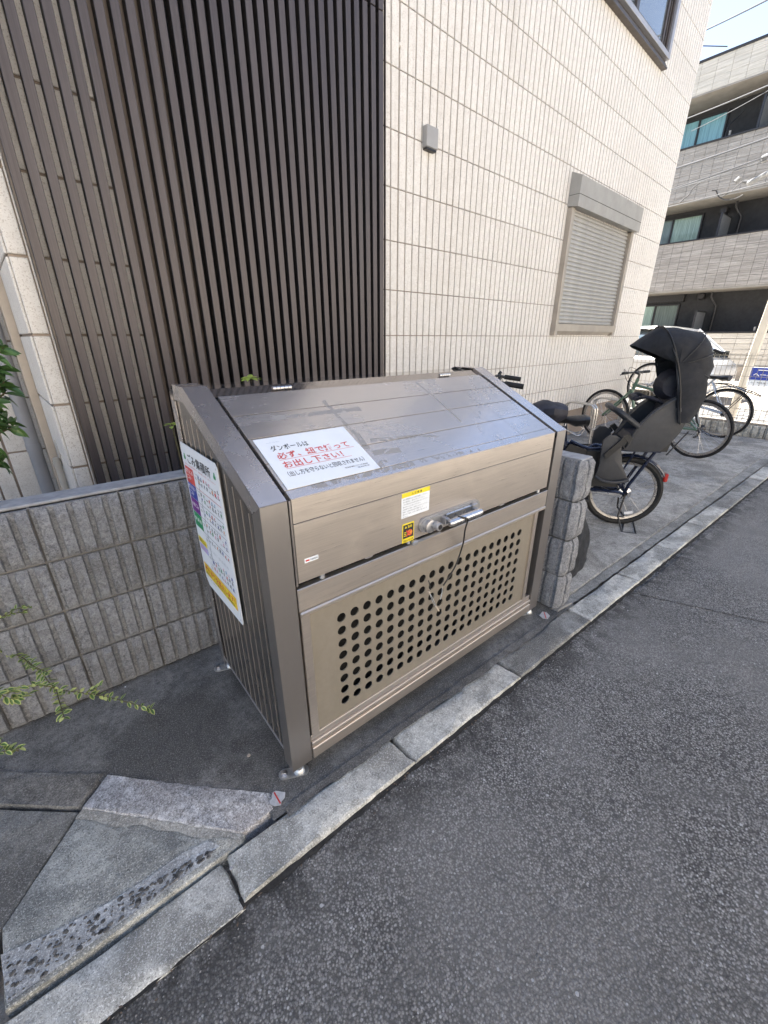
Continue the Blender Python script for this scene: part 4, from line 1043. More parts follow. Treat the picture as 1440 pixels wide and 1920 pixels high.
# drive cover, crank, hub gear
mb=MB(); mb.bbox(.02,.47,-.062,-.050,.225,.335,.02); mb.build('chain_cover',blackp,eb)
mb=MB(); mb.lathe([(.001,0),(.040,.002),(.046,.012),(.046,.022),(.02,.028)],(0,.030,.262),(0,1,0),20); mb.build('hub_drum',chrome,eb,True)
mb=MB(); mb.bbox(.30,.50,-.05,.05,.255,.37,.02); mb.bbox(.20,.31,-.035,.045,.33,.57,.012); mb.build('battery',blackp,eb)
mb=MB(); mb.tube([(.40,.06,.29),(.30,.075,.22)],.009,8); mb.bbox(.24,.34,.075,.14,.20,.225,.006); mb.build('pedal',darkst,eb)
mb=MB(); sk=[(.05,.30),(.06,.50),(.12,.565),(.30,.56),(.42,.60),(.47,.50),(.42,.34),(.30,.295)]
for s_ in (1,-1): mb=MB(); mb.prism(sk,s_*.036,s_*.042,'y'); mb.build('wheel_skirt',blackp,eb)
T2(eb,'stand',darkst,[([(.0,.075,.26),(.02,.095,.10),(-.01,.16,.004),(-.10,.165,.004)],.007),([(0,-.075,.26),(-.02,-.10,.10),(-.10,-.13,.004),(-.15,-.12,.004)],.007),([(-.01,.16,.006),(-.10,-.13,.006)],.006),([(.02,.095,.10),(-.13,-.11,.01)],.005),([(-.10,.165,.005),(-.15,-.12,.005)],.006)])
mb=MB(); mb.bbox(.03,.22,.052,.060,.248,.262,.002); mb.build('stay_arm',steel,eb)
mb=MB(); mb.prism([(-.10,.098),(-.045,.085),(-.04,.103),(-.095,.117)],.004,.010,'y'); mb.build('spoke_reflector',inkwht,eb)
# child seat
cs=empty('child_seat',parent=eb)
out=[(.090,.600),(.115,.640),(.06,.735),(.035,.800),(-.02,.870),(-.08,.925),(-.165,.985),(-.215,1.02),(-.25,.98),(-.235,.86),(-.205,.74),(-.165,.660),(-.120,.605),(0,.595)]
for s_ in (1,-1):
    mb=MB(); n=len(out); vs=[(x,s_*(.150+.012*math.sin(min(1,max(0,(z-.6)/.4))*math.pi)),z) for x,z in out]+[(x*.9-.004,s_*.128,.6+(z-.6)*.96) for x,z in out]
    c1=(sum(p[0] for p in out)/n,s_*.176,sum(p[1] for p in out)/n); vs+=[c1,(c1[0],s_*.125,c1[2])]
    mb.add(vs,[(i,(i+1)%n,2*n) for i in range(n)]+[(n+i,n+(i+1)%n,2*n+1) for i in range(n)]+[(i,(i+1)%n,n+(i+1)%n,n+i) for i in range(n)])
    sh=mb.build('side_shell',greyp,cs,True)
    T2(cs,'shell_rim',greyp,[(spline([(.085,s_*.158,.62),(.055,s_*.163,.735),(.02,s_*.166,.80),(-.04,s_*.166,.875),(-.13,s_*.160,.945),(-.20,s_*.155,.99)]),.010)])
mb=MB(); mb.prism([(.10,.60),(.11,.655),(-.12,.67),(-.19,1.0),(-.235,1.0),(-.17,.60)],-.13,.13,'y'); mb.build('seat_bucket',blackp,cs)
mb=MB(); mb.prism([(.09,.66),(.06,.70),(-.07,.715),(-.14,1.02),(-.18,1.02),(-.12,.665)],-.115,.115,'y'); mb.build('cushion',fabric2,cs)
mb=MB(); mb.bbox(.02,.13,-.05,.05,.575,.60,.008); mb.bbox(-.16,.12,-.085,.085,.588,.604,.004); mb.build('mount',darkst,cs)
T2(cs,'grab_bar',greyp,[(spline([(.045,.168,.765),(.10,.175,.805),(.165,.16,.85),(.20,.08,.865),(.20,-.08,.865),(.165,-.16,.85),(.10,-.175,.805),(.045,-.168,.765)]),.018)])
for s_ in (1,-1):
    mb=MB(); po=[(.235,.665),(.205,.700),(.165,.700),(.125,.675),(.115,.60),(.09,.50),(.04,.415),(.03,.395),(.13,.378),(.225,.400),(.240,.42),(.232,.50),(.238,.60)]
    n=len(po); vs=[(x,s_*.172,z) for x,z in po]+[(x,s_*.150,z) for x,z in po]; cc=(.16,s_*.190,.55)
    vs+=[cc,(.16,s_*.152,.55)]
    mb.add(vs,[(i,(i+1)%n,2*n) for i in range(n)]+[(n+i,n+(i+1)%n,2*n+1) for i in range(n)]+[(i,(i+1)%n,n+(i+1)%n,n+i) for i in range(n)])
    g=mb.build('leg_guard',greyp,cs,True)
    T2(cs,'guard_rim',greyp,[(spline([(.245,s_*.185,.415),(.20,s_*.205,.392),(.12,s_*.205,.386),(.035,s_*.18,.400)]),.011)],par=cs)
    mb=MB(); mb.prism([(.205,.540),(.222,.575),(.125,.695),(.100,.665)],s_*.186,s_*.198,'y'); mb.prism([(.09,.66),(.13,.70),(.10,.72),(.07,.69)],s_*.185,s_*.205,'y'); mb.build('foot_strap',blackp,cs)
# harness, headrest bundle and dark inside
mb=MB(); mb.lathe([(.001,-.10),(.07,-.09),(.10,0),(.07,.09),(.001,.10)],(-.13,0,1.02),(0,1,0),14); mb.build('headrest',fabric2,cs,True)
mb=MB(); mb.tube(spline([(.055,.06,.93),(.02,.09,.945),(-.04,.10,.93),(-.10,.09,.90)]),[.018]*19,8,flat=(.6,1.3)); mb.tube(spline([(.06,-.06,.93),(.02,-.09,.945),(-.10,-.09,.90)]),[.018]*13,8,flat=(.6,1.3)); mb.bbox(.045,.085,-.07,.07,.915,.95,.01); mb.build('harness_pad',fabric2,cs,True)
# canopy: ribs fanning from a pivot
cn=empty('canopy',parent=eb)
ribs=[ [(.215,0,1.262)], ]
def hoop(front,w,pv=(-.10,1.15),n=12,bul=1.0):
    """half hoop from near pivot over the head to far pivot; front=(x,z) of crown"""
    pts=[]
    for i in range(n+1):
        a=math.pi*i/n; c,s_=math.cos(a),math.sin(a); k=abs(s_)**.55
        pts.append(Vector((pv[0]+(front[0]-pv[0])*k, w*(abs(c)**.75)*(1 if c>0 else -1)*bul, pv[1]+(front[1]-pv[1])*k)))
    return pts
H=[hoop((.150,1.256),.135,(-.05,1.175)),hoop((.105,1.295),.155,(-.06,1.17)),hoop((.012,1.366),.185,(-.085,1.155)),hoop((-.07,1.362),.190,(-.088,1.152),bul=1.03),hoop((-.222,1.33),.185,(-.09,1.15)),hoop((-.266,1.28),.192,(-.095,1.145),bul=1.02),hoop((-.295,1.215),.185,(-.095,1.14)),hoop((-.318,1.14),.190,(-.10,1.12),bul=1.02),hoop((-.312,1.06),.180,(-.10,1.10)),hoop((-.30,.97),.178,(-.12,1.02)),hoop((-.275,.87),.165,(-.14,.90)),hoop((-.255,.80),.150,(-.16,.83))]
mb=MB(); n=len(H[0]); vs=[]
for hi,h_ in enumerate(H):
    for pi_,p in enumerate(h_):
        w_=.010 if 7<=hi<=10 else .003
        vs.append((p.x+w_*nz(p.y*11,p.z*14,hi*1.3),p.y+w_*nz(p.x*13,p.z*17,5),p.z+w_*nz(p.x*9,p.y*15,9)))
inn=[(v[0]*.985,v[1]*.97,1.1+(v[2]-1.1)*.985) for v in vs]; k0=len(vs); vs+=inn
f=[(i*n+j,i*n+j+1,(i+1)*n+j+1,(i+1)*n+j) for i in range(len(H)-1) for j in range(n-1)]
mb.add(vs,f+[tuple(k0+q for q in reversed(a_)) for a_ in f])
mb.build('canopy_cloth',fabric,cn,True)
T2(cn,'ridge_piping',blackp,[([(p.x*1.01,p.y*1.01,p.z+.003) for p in H[2]],.0045)])
# side skirt below pivot, hanging to the shell
for s_ in (1,-1):
    mb=MB(); front=[(-.062,1.17),(-.10,1.05),(-.128,.95),(-.150,.86),(-.168,.80)]; back=[(-.20,1.16),(-.27,1.05),(-.285,.96),(-.262,.87),(-.235,.81)]
    vs=[]
    for i in range(5):
        for j in range(6):
            t=j/5; x=front[i][0]*(1-t)+back[i][0]*t; z=front[i][1]*(1-t)+back[i][1]*t
            vs.append((x,s_*(.192-.012*t+.014*math.sin(t*math.pi)+.016*nz(x*18,z*18,s_)),z))
    vs+=[(a_[0],a_[1]-s_*.006,a_[2]) for a_ in vs]
    f=[(i*6+j,i*6+j+1,(i+1)*6+j+1,(i+1)*6+j) for i in range(4) for j in range(5)]
    mb.add(vs,f+[tuple(30+q for q in reversed(a_)) for a_ in f]); mb.build('side_skirt',fabric,cn,True)
    T2(cn,'rib',blackp,[(spline([(.014,s_*.01,1.369),(.0,s_*.10,1.332),(-.035,s_*.17,1.25),(-.075,s_*.196,1.165),(-.115,s_*.198,1.05),(-.145,s_*.197,.93),(-.180,s_*.19,.795)]),.0055)])
    for e in ((-.222,1.333),(-.295,1.216),(-.315,1.065)):
        hh=hoop(e,.193,(-.09,1.148)); hh=[p for p in hh if p.y*s_>=-1e-6]
        T2(cn,'seam',blackp,[([(p.x*1.005,p.y*1.01,p.z+.002) for p in hh],.0026)])
    T2(cn,'hem_piping',partm,[([(-.083,s_*.193,1.14),(-.125,s_*.197,1.0),(-.168,s_*.196,.86),(-.188,s_*.19,.80)],.0028)])
# front basket cover, a dark hood over the basket
bk_=MB(); bk_.lathe([(.001,.0),(.10,.0),(.15,.03),(.16,.10),(.14,.16),(.08,.195),(.001,.20)],(1.03,0,.76),(0,0,1),20)
bo=bk_.build('basket_cover',fabric2,eb,True)
mb=MB(); vs=[]; n=12; m=9
for i in range(m):
    t=i/(m-1); x=.74-.26*t; rr_=.045+.055*math.sin(t*math.pi*.9+.2)
    for k in range(n):
        a=2*math.pi*k/n; w_=1+.25*nz(math.cos(a)*2,math.sin(a)*2,t*4); vs.append((x,.06+rr_*1.3*math.cos(a)*w_,.815+rr_*.8*math.sin(a)*w_+.01*t))
mb.add(vs,[(i*n+k,i*n+(k+1)%n,(i+1)*n+(k+1)%n,(i+1)*n+k) for i in range(m-1) for k in range(n)]+[tuple(range(n)),tuple((m-1)*n+k for k in range(n))])
mb.build('front_seat_cover',fabric2,eb,True)
# --- green bicycle
HG=math.atan2(.99,.13)
gb=empty('green_bicycle',(5.47,.50,0),HG,'sage green straight-bar bicycle standing with its front wheel in a steel rack','bicycle')
wheel(gb,.01,.330,.335,.034,rubber,rimm,28,deep=.022)
wheel(gb,1.155,.335,.335,.034,rubber,rimm,28,deep=.022)
T2(gb,'frame',greenp,[([(.72,.0,.285),(.38,0,.64),(.36,0,.70)],.016),([(.38,0,.675),(.86,0,.755)],.017),([(.845,0,.70),(.815,0,.83)],.020),([(.72,0,.285),(.855,0,.67)],.019),
   ([(.72,.03,.285),(.01,.05,.33)],.010),([(.72,-.03,.285),(.01,-.05,.33)],.010),([(.385,.02,.64),(.01,.05,.33)],.009),([(.385,-.02,.64),(.01,-.05,.33)],.009)])
T2(gb,'fork',greenp,[([(.86,.028,.68),(.90,.042,.62),(1.155,.048,.335)],.012),([(.86,-.028,.68),(.90,-.042,.62),(1.155,-.048,.335)],.012),([(.86,-.035,.68),(.86,.035,.68)],.016)])
T2(gb,'handlebar',darkst,[([(.815,0,.83),(.81,0,.88),(.87,0,.90)],.015),([(.855,.29,.90),(.87,0,.90),(.855,-.29,.90)],.012)])
for s_ in (1,-1): T2(gb,'grip',rubber,[([(.853,s_*.30,.90),(.862,s_*.18,.90)],.017)]); T2(gb,'brake_lever',darkst,[([(.87,s_*.16,.90),(.90,s_*.17,.89),(.91,s_*.25,.875)],.006)])
saddle(gb,.36,.80,blackp,.27,.075); T2(gb,'seat_post',darkst,[([(.375,0,.66),(.36,0,.785)],.013)])
mb=MB(); mb.lathe([(.001,-.004),(.085,-.003),(.088,.003),(.02,.006)],(.72,-.06,.285),(0,1,0),24); mb.tube([(.72,-.075,.285),(.80,-.08,.14)],.008,8); mb.tube([(.72,.075,.285),(.64,.08,.43)],.008,8); mb.build('crankset',darkst,gb,True)
mb=MB(); mb.lathe([(.001,-.02),(.045,-.018),(.05,0),(.03,.02),(.001,.025)],(.01,-.055,.33),(0,1,0),18); mb.tube([(.01,-.05,.33),(.03,-.055,.24),(.06,-.055,.22)],.012,8); mb.tube([(.06,-.055,.255),(.72,-.06,.215)],.004,6); mb.tube([(.01,-.055,.375),(.72,-.06,.37)],.004,6); mb.build('chain_and_gears',darkst,gb,True)
T2(gb,'kickstand',darkst,[([(.08,.06,.30),(.20,.17,.005)],.008)])
T2(gb,'brake_cable',blackp,[(spline([(.89,.15,.90),(.97,.08,.93),(.95,.03,.82),(.86,.03,.72)]),.0028),(spline([(.89,-.15,.90),(.98,-.06,.95),(.93,-.03,.80),(.70,-.02,.73)]),.0028)])
# --- silver bicycle, nose up in the raised rack
HS=math.atan2(.99,.1)
sv=empty('silver_bicycle',(6.95,.50,0),HS,'silver town bicycle with rear rack and mudguard, front wheel raised','bicycle')
def up_(x,z,a=R(15.2),c=(.14,.335)): 
    dx,dz=x-c[0],z-c[1]; return (c[0]+dx*math.cos(a)-dz*math.sin(a),c[1]+dx*math.sin(a)+dz*math.cos(a))
def U(x,y,z): p=up_(x,z); return (p[0],y,p[1])
wheel(sv,.14,.335,.335,.032,rubber,rimm,28)
p=up_(1.22,.335); wheel(sv,p[0],p[1],.335,.032,rubber,rimm,28)
T2(sv,'frame',fendm,[([U(.62,0,.30),U(.44,0,.75)],.015),(spline([U(.62,0,.30),U(.80,0,.42),U(.95,0,.60),U(1.0,0,.74)]),.018),(spline([U(.52,0,.52),U(.75,0,.58),U(.98,0,.80)]),.014),([U(.99,0,.66),U(.95,0,.86)],.019),([U(.62,.03,.30),U(.14,.05,.335)],.010),([U(.62,-.03,.30),U(.14,-.05,.335)],.010),([U(.46,.02,.66),U(.14,.05,.335)],.008),([U(.46,-.02,.66),U(.14,-.05,.335)],.008)])
T2(sv,'fork',fendm,[([U(1.0,.028,.68),U(1.06,.04,.58),U(1.22,.048,.335)],.011),([U(1.0,-.028,.68),U(1.06,-.04,.58),U(1.22,-.048,.335)],.011)])
T2(sv,'handlebar',chrome,[([U(.95,0,.86),U(.87,0,1.0)],.014),(spline([U(.64,.27,.99),U(.77,.25,1.01),U(.86,.16,1.01),U(.86,-.16,1.01),U(.77,-.25,1.01),U(.64,-.27,.99)]),.011)])
for s_ in (1,-1): T2(sv,'grip',rubber,[([U(.62,s_*.272,.988),U(.75,s_*.255,1.005)],.018)]); T2(sv,'brake_lever',darkst,[([U(.78,s_*.24,1.01),U(.80,s_*.24,1.04)],.014),([U(.80,s_*.24,1.0),U(.70,s_*.26,.95)],.006)])
saddle(sv,.31,.80,blackp,.26,.10); T2(sv,'seat_post',chrome,[([U(.46,0,.70),(.33,0,.79)],.013)])
guard(sv,.14,.335,.355,-20,120,.028,fendm)
T2(sv,'carrier',darkst,[([(.32,.05,.72),(.20,.06,.72),(-.10,.06,.64),(-.20,.03,.60),(-.20,-.03,.60),(-.10,-.06,.64),(.20,-.06,.72),(.32,-.05,.72)],.006),([(-.05,.06,.65),(.14,.055,.335)],.005),([(-.08,.06,.645),(.12,.055,.335)],.005),([(-.05,-.06,.65),(.14,-.055,.335)],.005)]+[([(.20-.075*i,.06,.715-.018*i),(.20-.075*i,-.06,.715-.018*i)],.004) for i in range(5)])
mb=MB(); mb.lathe([(.001,-.03),(.05,-.025),(.05,.02),(.02,.03)],(.14,-.055,.335),(0,1,0),16); a_=U(.62,-.06,.30); mb.tube([(.14,-.055,.38),(a_[0],a_[1],a_[2]+.05)],.012,8); mb.lathe([(.001,-.006),(.09,-.005),(.09,.005),(.001,.006)],a_,(0,1,0),20); mb.build('chain_and_gears',darkst,sv,True)
# wire basket at the front
mb=MB(); bc=U(1.14,0,.86)
for i in range(7):
    z=bc[2]-.12+.04*i; w_=.12+.008*i
    mb.tube([(bc[0]-w_,-w_-.03,z),(bc[0]+w_,-w_-.03,z),(bc[0]+w_,w_+.03,z),(bc[0]-w_,w_+.03,z)],.0025,5,closed=True)
for i in range(9):
    t=-1+i/4
    for s_ in (1,-1):
        mb.tube([(bc[0]+t*.12,s_*.15,bc[2]-.12),(bc[0]+t*.168,s_*.198,bc[2]+.12)],.002,4); mb.tube([(bc[0]+s_*.12,t*.15,bc[2]-.12),(bc[0]+s_*.168,t*.198,bc[2]+.12)],.002,4)
o=mb.build('wire_basket',chrome,sv); o['kind']='stuff'
# --- racks
def rack(x,y,lab,h=.53,lift=0,rz=0):
    r=empty('bicycle_rack',(x,y,0),rz,lab,'bicycle rack','steel hoop bicycle racks in front of the tiled wall')
    for s_ in (1,-1):
        T2(r,'tall_hoop',sealm,[(spline([(s_*.032,0,.01),(s_*.032,0,h-.10+lift),(s_*.032,.03,h-.02+lift),(s_*.032,.10,h+lift),(s_*.032,.30,h+lift*1.05+.01),(s_*.032,.38,h-.02+lift),(s_*.032,.40,h-.10+lift),(s_*.032,.40,.01)],5),.0115)])
    T2(r,'low_hoop',sealm,[(spline([(.032,-.20,.01),(.032,-.20,.14+lift*.5),(.032,-.17,.20+lift*.5),(.032,-.02,.24+lift*.5)],5),.0105),(spline([(-.032,-.20,.01),(-.032,-.20,.14+lift*.5),(-.032,-.17,.20+lift*.5),(-.032,-.02,.24+lift*.5)],5),.0105)])
    mb=MB(); 
    for yy in (-.20,0,.40): mb.bbox(-.07,.07,yy-.03,yy+.03,.006,.012,.002)
    mb.build('base_plate',zinc,r); return r
rack(5.02,1.50,'nearest steel hoop bicycle rack, standing empty behind the bicycle saddle')
rack(5.70,1.44,'steel hoop bicycle rack holding the green bicycle front wheel')
rack(7.08,1.50,'farthest steel hoop bicycle rack under the raised silver bicycle wheel',.50,.12)
mb=MB(); mb.tube(spline([(4.7,1.25,.02),(4.85,1.40,.03),(4.72,1.52,.06),(4.95,1.6,.03),(4.8,1.35,.09),(4.66,1.45,.03),(4.9,1.30,.02)],8),.011,7)
tag(mb.build('lock_cable',blackp,None,True),'coiled black cable lock lying by the nearest bicycle rack','cable lock')
# --- black bag behind the stub
mb=MB(); vs=[]; n=40; m=20
for i in range(m):
    t=i/(m-1); z=.0+.56*t; wx=.335*(1-.6*t*t)*(1 if t>.06 else .95); wy=.085*(1-.35*t)
    for k in range(n):
        a=2*math.pi*k/n; c_,s_=math.cos(a),math.sin(a); f_=1+.16*nz(c_*2.6,s_*2.6,z*8)+.10*nz(c_*7,s_*7,z*3)
        sx_=abs(c_)**.7*(1 if c_>0 else -1); sy_=abs(s_)**.7*(1 if s_>0 else -1)
        vs.append((wx*sx_*f_-.10*t,wy*sy_*f_+.02*t,z))
mb.add(vs,[(i*n+k,i*n+(k+1)%n,(i+1)*n+(k+1)%n,(i+1)*n+k) for i in range(m-1) for k in range(n)]+[tuple(range(n)),tuple((m-1)*n+k for k in range(n))])
bg_=mb.build('black_bag',bagm,None,True,(1.80,.135,.006),(0,0,R(2))); tag(bg_,'tall limp black cloth bag leaning behind the grey block wall end','bag')
# ------------------------------------------------------------------ FENCE on low ribbed plinth
fx=7.38
fe=empty('mesh_fence',(fx,-1.0,0),0,'beige welded wire mesh fence on a low ribbed block plinth','fence')
mb=MB(); mb.box(.02,.12,0,9,-.1,.165); mb.build('plinth_core',mortarm,fe)
def rb(y0,y1,seed):
    mb=MB(); ribbed(mb,[(0,y1),(0,y0)],-.02,.165,pitch=.08,groove=.026,start=.0,seed=seed,dz=.02,rough=1.2); mb.box(.001,.02,y0,y1,.158,.166); return mb.build('block',kerbm,fe,True)
for i in range(8): rb(.004+i*.4,.396+i*.4,200+i)
mb=MB(); mb.bbox(-.004,.125,0,9,.1665,.190,.004); mb.build('plinth_cap',palem,fe)
mb=MB(); yy=0
while yy<4.4: mb.box(.058,.0605,yy-.0028,yy+.0028,.20,1.10); yy+=.06
for z in (.23,.36,.50,.65,.80,.93,1.03,1.07): mb.box(.055,.058,0,4.4,z-.0032,z+.0032)
o=mb.build('wire_mesh',galv,fe); o['kind']='stuff'
mb=MB(); 
for yy in (0,.06): pass
for i in range(3): 
    mb=MB(); mb.cyl((.06,.35+i*2.0,.16),(.06,.35+i*2.0,1.12),.020,12); mb.build('post',galv,fe,True)
# sign post with blue house-maker sign
sg=empty('sign_stand',(7.72,.62,0),R(-6),'blue and white board sign on a pale leaning post by the fence','sign')
pm=basis((-.02,.02,0),(math.cos(.0),0,0),(0,1,0)); 
mb=MB(); mb.bbox(-.045,.045,.03,.12,-.05,1.85,.006,Matrix.Rotation(R(2),4,'X')); mb.build('post',postm,sg)
mb=MB(); mb.bbox(-.075,-.060,-.62,-.02,.66,.915,.003); bd=mb.build('board',whitep,sg)
SGM=lambda y_,z_,k=0: basis((-.0752-.0006*k,y_,z_),(0,-1,0),(0,0,1))
rect_obj('blue_field',0,.60,0,.165,inkblue,bd,SGM(-.02,.748),.0004)
T(bd,'ヘーベルハウス',-.055,.790,.52,.055,inkwht,.03,lambda a,b:SGM(a,b,1.5)); rect_obj('white_bar',0,.42,0,.012,inkwht,bd,SGM(-.10,.872,1.2),.0004)
T(bd,'立体駐車場連絡先　旭ホームズ',-.05,.700,.50,.022,inkgray,.02,lambda a,b:SGM(a,b,1))
# ------------------------------------------------------------------ CAR beyond the fence
car=empty('parked_car',(11.9,1.82,-.05),R(84),'white parked car partly hidden behind the canopy and fence','car')
def loft(secs,mat,name,par,smooth=True):
    mb=MB(); n=len(secs[0]); vs=[v for s_ in secs for v in s_]
    mb.add(vs,[(i*n+k,i*n+(k+1)%n,(i+1)*n+(k+1)%n,(i+1)*n+k) for i in range(len(secs)-1) for k in range(n)]+[tuple(range(n)),tuple((len(secs)-1)*n+k for k in range(n))])
    return mb.build(name,mat,par,smooth)
def sect(x,zb,zs,zt,wb,ws,wt):
    return [(x,-wb,zb),(x,-ws,zb+.12),(x,-ws,zs),(x,-wt,zt-.06),(x,-wt*.8,zt),(x,wt*.8,zt),(x,wt,zt-.06),(x,ws,zs),(x,ws,zb+.12),(x,wb,zb)]
loft([sect(0,.35,.58,.66,.55,.62,.58),sect(.06,.22,.66,.78,.72,.78,.72),sect(.22,.20,.78,.90,.76,.84,.76),sect(.38,.20,.86,.98,.78,.85,.76),sect(3.4,.20,.90,1.02,.78,.85,.76),sect(4.1,.22,.88,1.0,.76,.83,.74),sect(4.25,.32,.80,.95,.66,.74,.66)],carp,'body',car)
loft([sect(.30,.93,.95,.97,.70,.74,.70),sect(.65,.95,1.10,1.25,.70,.74,.64),sect(1.05,.95,1.2,1.50,.70,.74,.58),sect(2.4,.95,1.2,1.555,.70,.74,.58),sect(3.5,.95,1.2,1.54,.70,.74,.58),sect(4.05,.95,1.15,1.36,.68,.72,.60),sect(4.2,.93,.97,1.0,.66,.70,.60)],carglass,'glasshouse',car)
loft([[(.98,-.56,1.49),(.98,.56,1.49),(1.0,.52,1.53),(1.0,-.52,1.53)],[(1.5,-.62,1.55),(1.5,.62,1.55),(1.5,.5,1.61),(1.5,-.5,1.61)],[(3.5,-.60,1.54),(3.5,.60,1.54),(3.5,.5,1.59),(3.5,-.5,1.59)],[(3.98,-.60,1.42),(3.98,.60,1.42),(4.0,.5,1.46),(4.0,-.5,1.46)]],carp,'roof',car)
for s_ in (1,-1):
    mb=MB(); 
    mb.tube([(.32,s_*.745,.95),(1.02,s_*.60,1.52)],.035,6); mb.build('pillar_trim',carp,car,True); mb=MB(); mb.tube([(2.2,s_*.755,.99),(2.2,s_*.60,1.54)],.03,6); mb.build('pillar_trim',carp,car,True); mb=MB(); mb.tube([(4.15,s_*.72,.97),(3.95,s_*.60,1.45)],.04,6); mb.build('pillar_trim',carp,car,True)
    mb=MB(); mb.bbox(.75,.95,s_*.86-.05,s_*.86+.05,.98,1.10,.02); mb.build('mirror',carp,car)
    for x in (.72,3.2):
        w_=empty('car_wheel',parent=car); mb=MB(); mb.ring((x,s_*.78,.30),(0,1,0),.24,[(.06,-.08),(.06,.08),(-.05,.09),(-.05,-.09)],28); mb.build('tyre',rubber,w_,True)
        mb=MB(); mb.lathe([(.001,.02),(.19,.0),(.19,.06)],(x,s_*.80,.30),(0,s_,0),20); mb.build('rim',rimm,w_,True)
    mb=MB(); mb.bbox(.06,.22,s_*.60-.12,s_*.60+.12,.60,.72,.03); mb.build('headlight',glassm,car)
mb=MB(); mb.tube([(3.7,0,1.57),(3.95,0,1.63)],.008,6); mb.build('antenna',blackp,car)
# ------------------------------------------------------------------ FAR APARTMENT BUILDING
AX=18.35
ap=empty('apartment_building',(AX,0,0),0,'three storey grey apartment building with striped balcony fronts and curtained windows','apartment building')
Y0,Y1=-6,13
mb=MB(); mb.box(1.25,9,Y0,Y1,-.1,9.0); mb.build('wall',bwall,ap)
mb=MB(); mb.box(.001,9,Y0,Y1,8.36,8.398); mb.box(.02,1.25,Y0,Y1,5.49,5.528); mb.box(.02,1.25,Y0,Y1,2.80,2.838); mb.build('balcony_slab',soffit,ap)
mb=MB(); mb.box(.03,9,Y0,Y1,8.40,9.19); mb.box(.03,.16,Y0,Y1,5.53,7.03); mb.box(.03,.16,Y0,Y1,2.84,4.33); mb.box(.03,.16,Y0,Y1,-.1,1.44)
mb.build('parapet_core',mortarm,ap)
for z,t_ in ((9.19,.07),(7.03,.045),(4.33,.045),(1.44,.045)):
    mb=MB(); mb.bbox(-.03,.20,Y0,Y1,z,z+t_,.008); mb.build('coping',railm,ap)
def cell(w,h):
    mb=MB(); mb.bbox(-.0,.03,0.003,w-.003,.002,h-.002,.003); return mb
ct=cell(.42,.158); cm=cell(.303,.149); mtop=ct.mesh('cladding_tile',stripel); mmid=cm.mesh('cladding_tile',stripem); mlow=ct.mesh('cladding_tile',stripel)
rest=MB(); rest2=MB(); cnt=0
def cells(z0,rows,w,h,me,mn,restmb,ya,yb):
    global cnt
    ncol=int((Y1-Y0)/w)
    for i in range(ncol):
        y=Y0+i*w
        for r in range(rows):
            if ya<=y<=yb: inst('cladding_tile',me,ap,(0,y,z0+r*h)); cnt+=1
            else: restmb.bbox(-.0,.03,y+.004,y+w-.004,z0+r*h+.004,z0+(r+1)*h-.004,.004)
cells(8.40,5,.42,.158,mtop,'t',rest,1.9,6.4)
cells(5.535,10,.303,.149,mmid,'m',rest2,3.2,6.4)
cells(2.845,10,.303,.149,mmid,'m',rest2,3.0,6.4)
cells(.44,6,.42,.1665,mlow,'l',rest,2.3,4.2)
o=rest.build('cladding_tiles',stripel,ap); o['kind']='stuff'; o=rest2.build('cladding_tiles',stripem,ap); o['kind']='stuff'
mb=MB(); mb.bbox(-.06,.05,Y0,Y1,-.1,.40,.01); mb.bbox(-.03,.028,Y0,Y1,.401,.438,.004); mb.build('base_course',palem,ap)
BWX=1.25
def window(y0,y1,ym,z0,z1,ma,mb_):
    w=MB(); fr=.05
    w.bbox(BWX-.06,BWX,y0,y1,z1,z1+fr,.004); w.bbox(BWX-.06,BWX,y0,y1,z0-fr,z0,.004); w.bbox(BWX-.06,BWX,y0-fr,y0,z0-fr,z1+fr,.004); w.bbox(BWX-.06,BWX,y1,y1+fr,z0-fr,z1+fr,.004); w.bbox(BWX-.062,BWX-.001,ym-.03,ym+.03,z0,z1,.004)
    o=w.build('window',railm,ap)
    m2=MB(); m2.box(BWX-.03,BWX-.005,ym+.03,y1,z0,z1); m2.build('pane',ma,o); m2=MB(); m2.box(BWX-.02,BWX-.005,y0,ym-.03,z0,z1); m2.build('pane',mb_,o)
s1=(1.25+18.69)/18.69
def by(y): return -.855+(y+.855)*(19.935/18.685)
def bz(z): return 1.305+(z-1.305)*(19.935/18.685)
window(by(5.15),by(7.3),by(5.86),6.3,bz(7.70),curt_a,curt_a)
window(by(5.14),by(7.3),by(5.98),3.55,bz(5.05),curt_c,curt_b)
window(by(5.19),by(7.3),by(5.93),.7,bz(2.36),curt_b,curt_c)
mb=MB(); mb.bbox(BWX-.10,BWX,by(5.05),by(7.5),bz(2.47),bz(2.72),.01); mb.build('shutter_housing',railm,ap)
for (ys,z0,z1) in ((4.32,.0,2.14),(4.32,2.84,5.05),(4.02,5.53,7.9)):
    o=MB(); o.bbox(.25,1.22,by(ys)-.02,by(ys)+.02,z0+.05,z1,.005); pn=o.build('partition_panel',partm,ap)
    o=MB(); o.bbox(.22,.25,by(ys)-.03,by(ys)+.03,z0,z1+.03,.004); o.bbox(.25,1.24,by(ys)-.03,by(ys)+.03,z1,z1+.03,.004); o.build('frame',railm,pn)
for (z0,z1) in ((0,2.80),(2.84,5.49),(5.53,8.36)):
    o=MB(); yy=by(4.05); o.tube([(BWX-.05,yy,z0),(BWX-.05,yy,z1-.45),(BWX-.2,yy+.18,z1-.15),(BWX-.2,yy+.18,z1)],.035,8); o.build('downpipe',railm,ap,True)
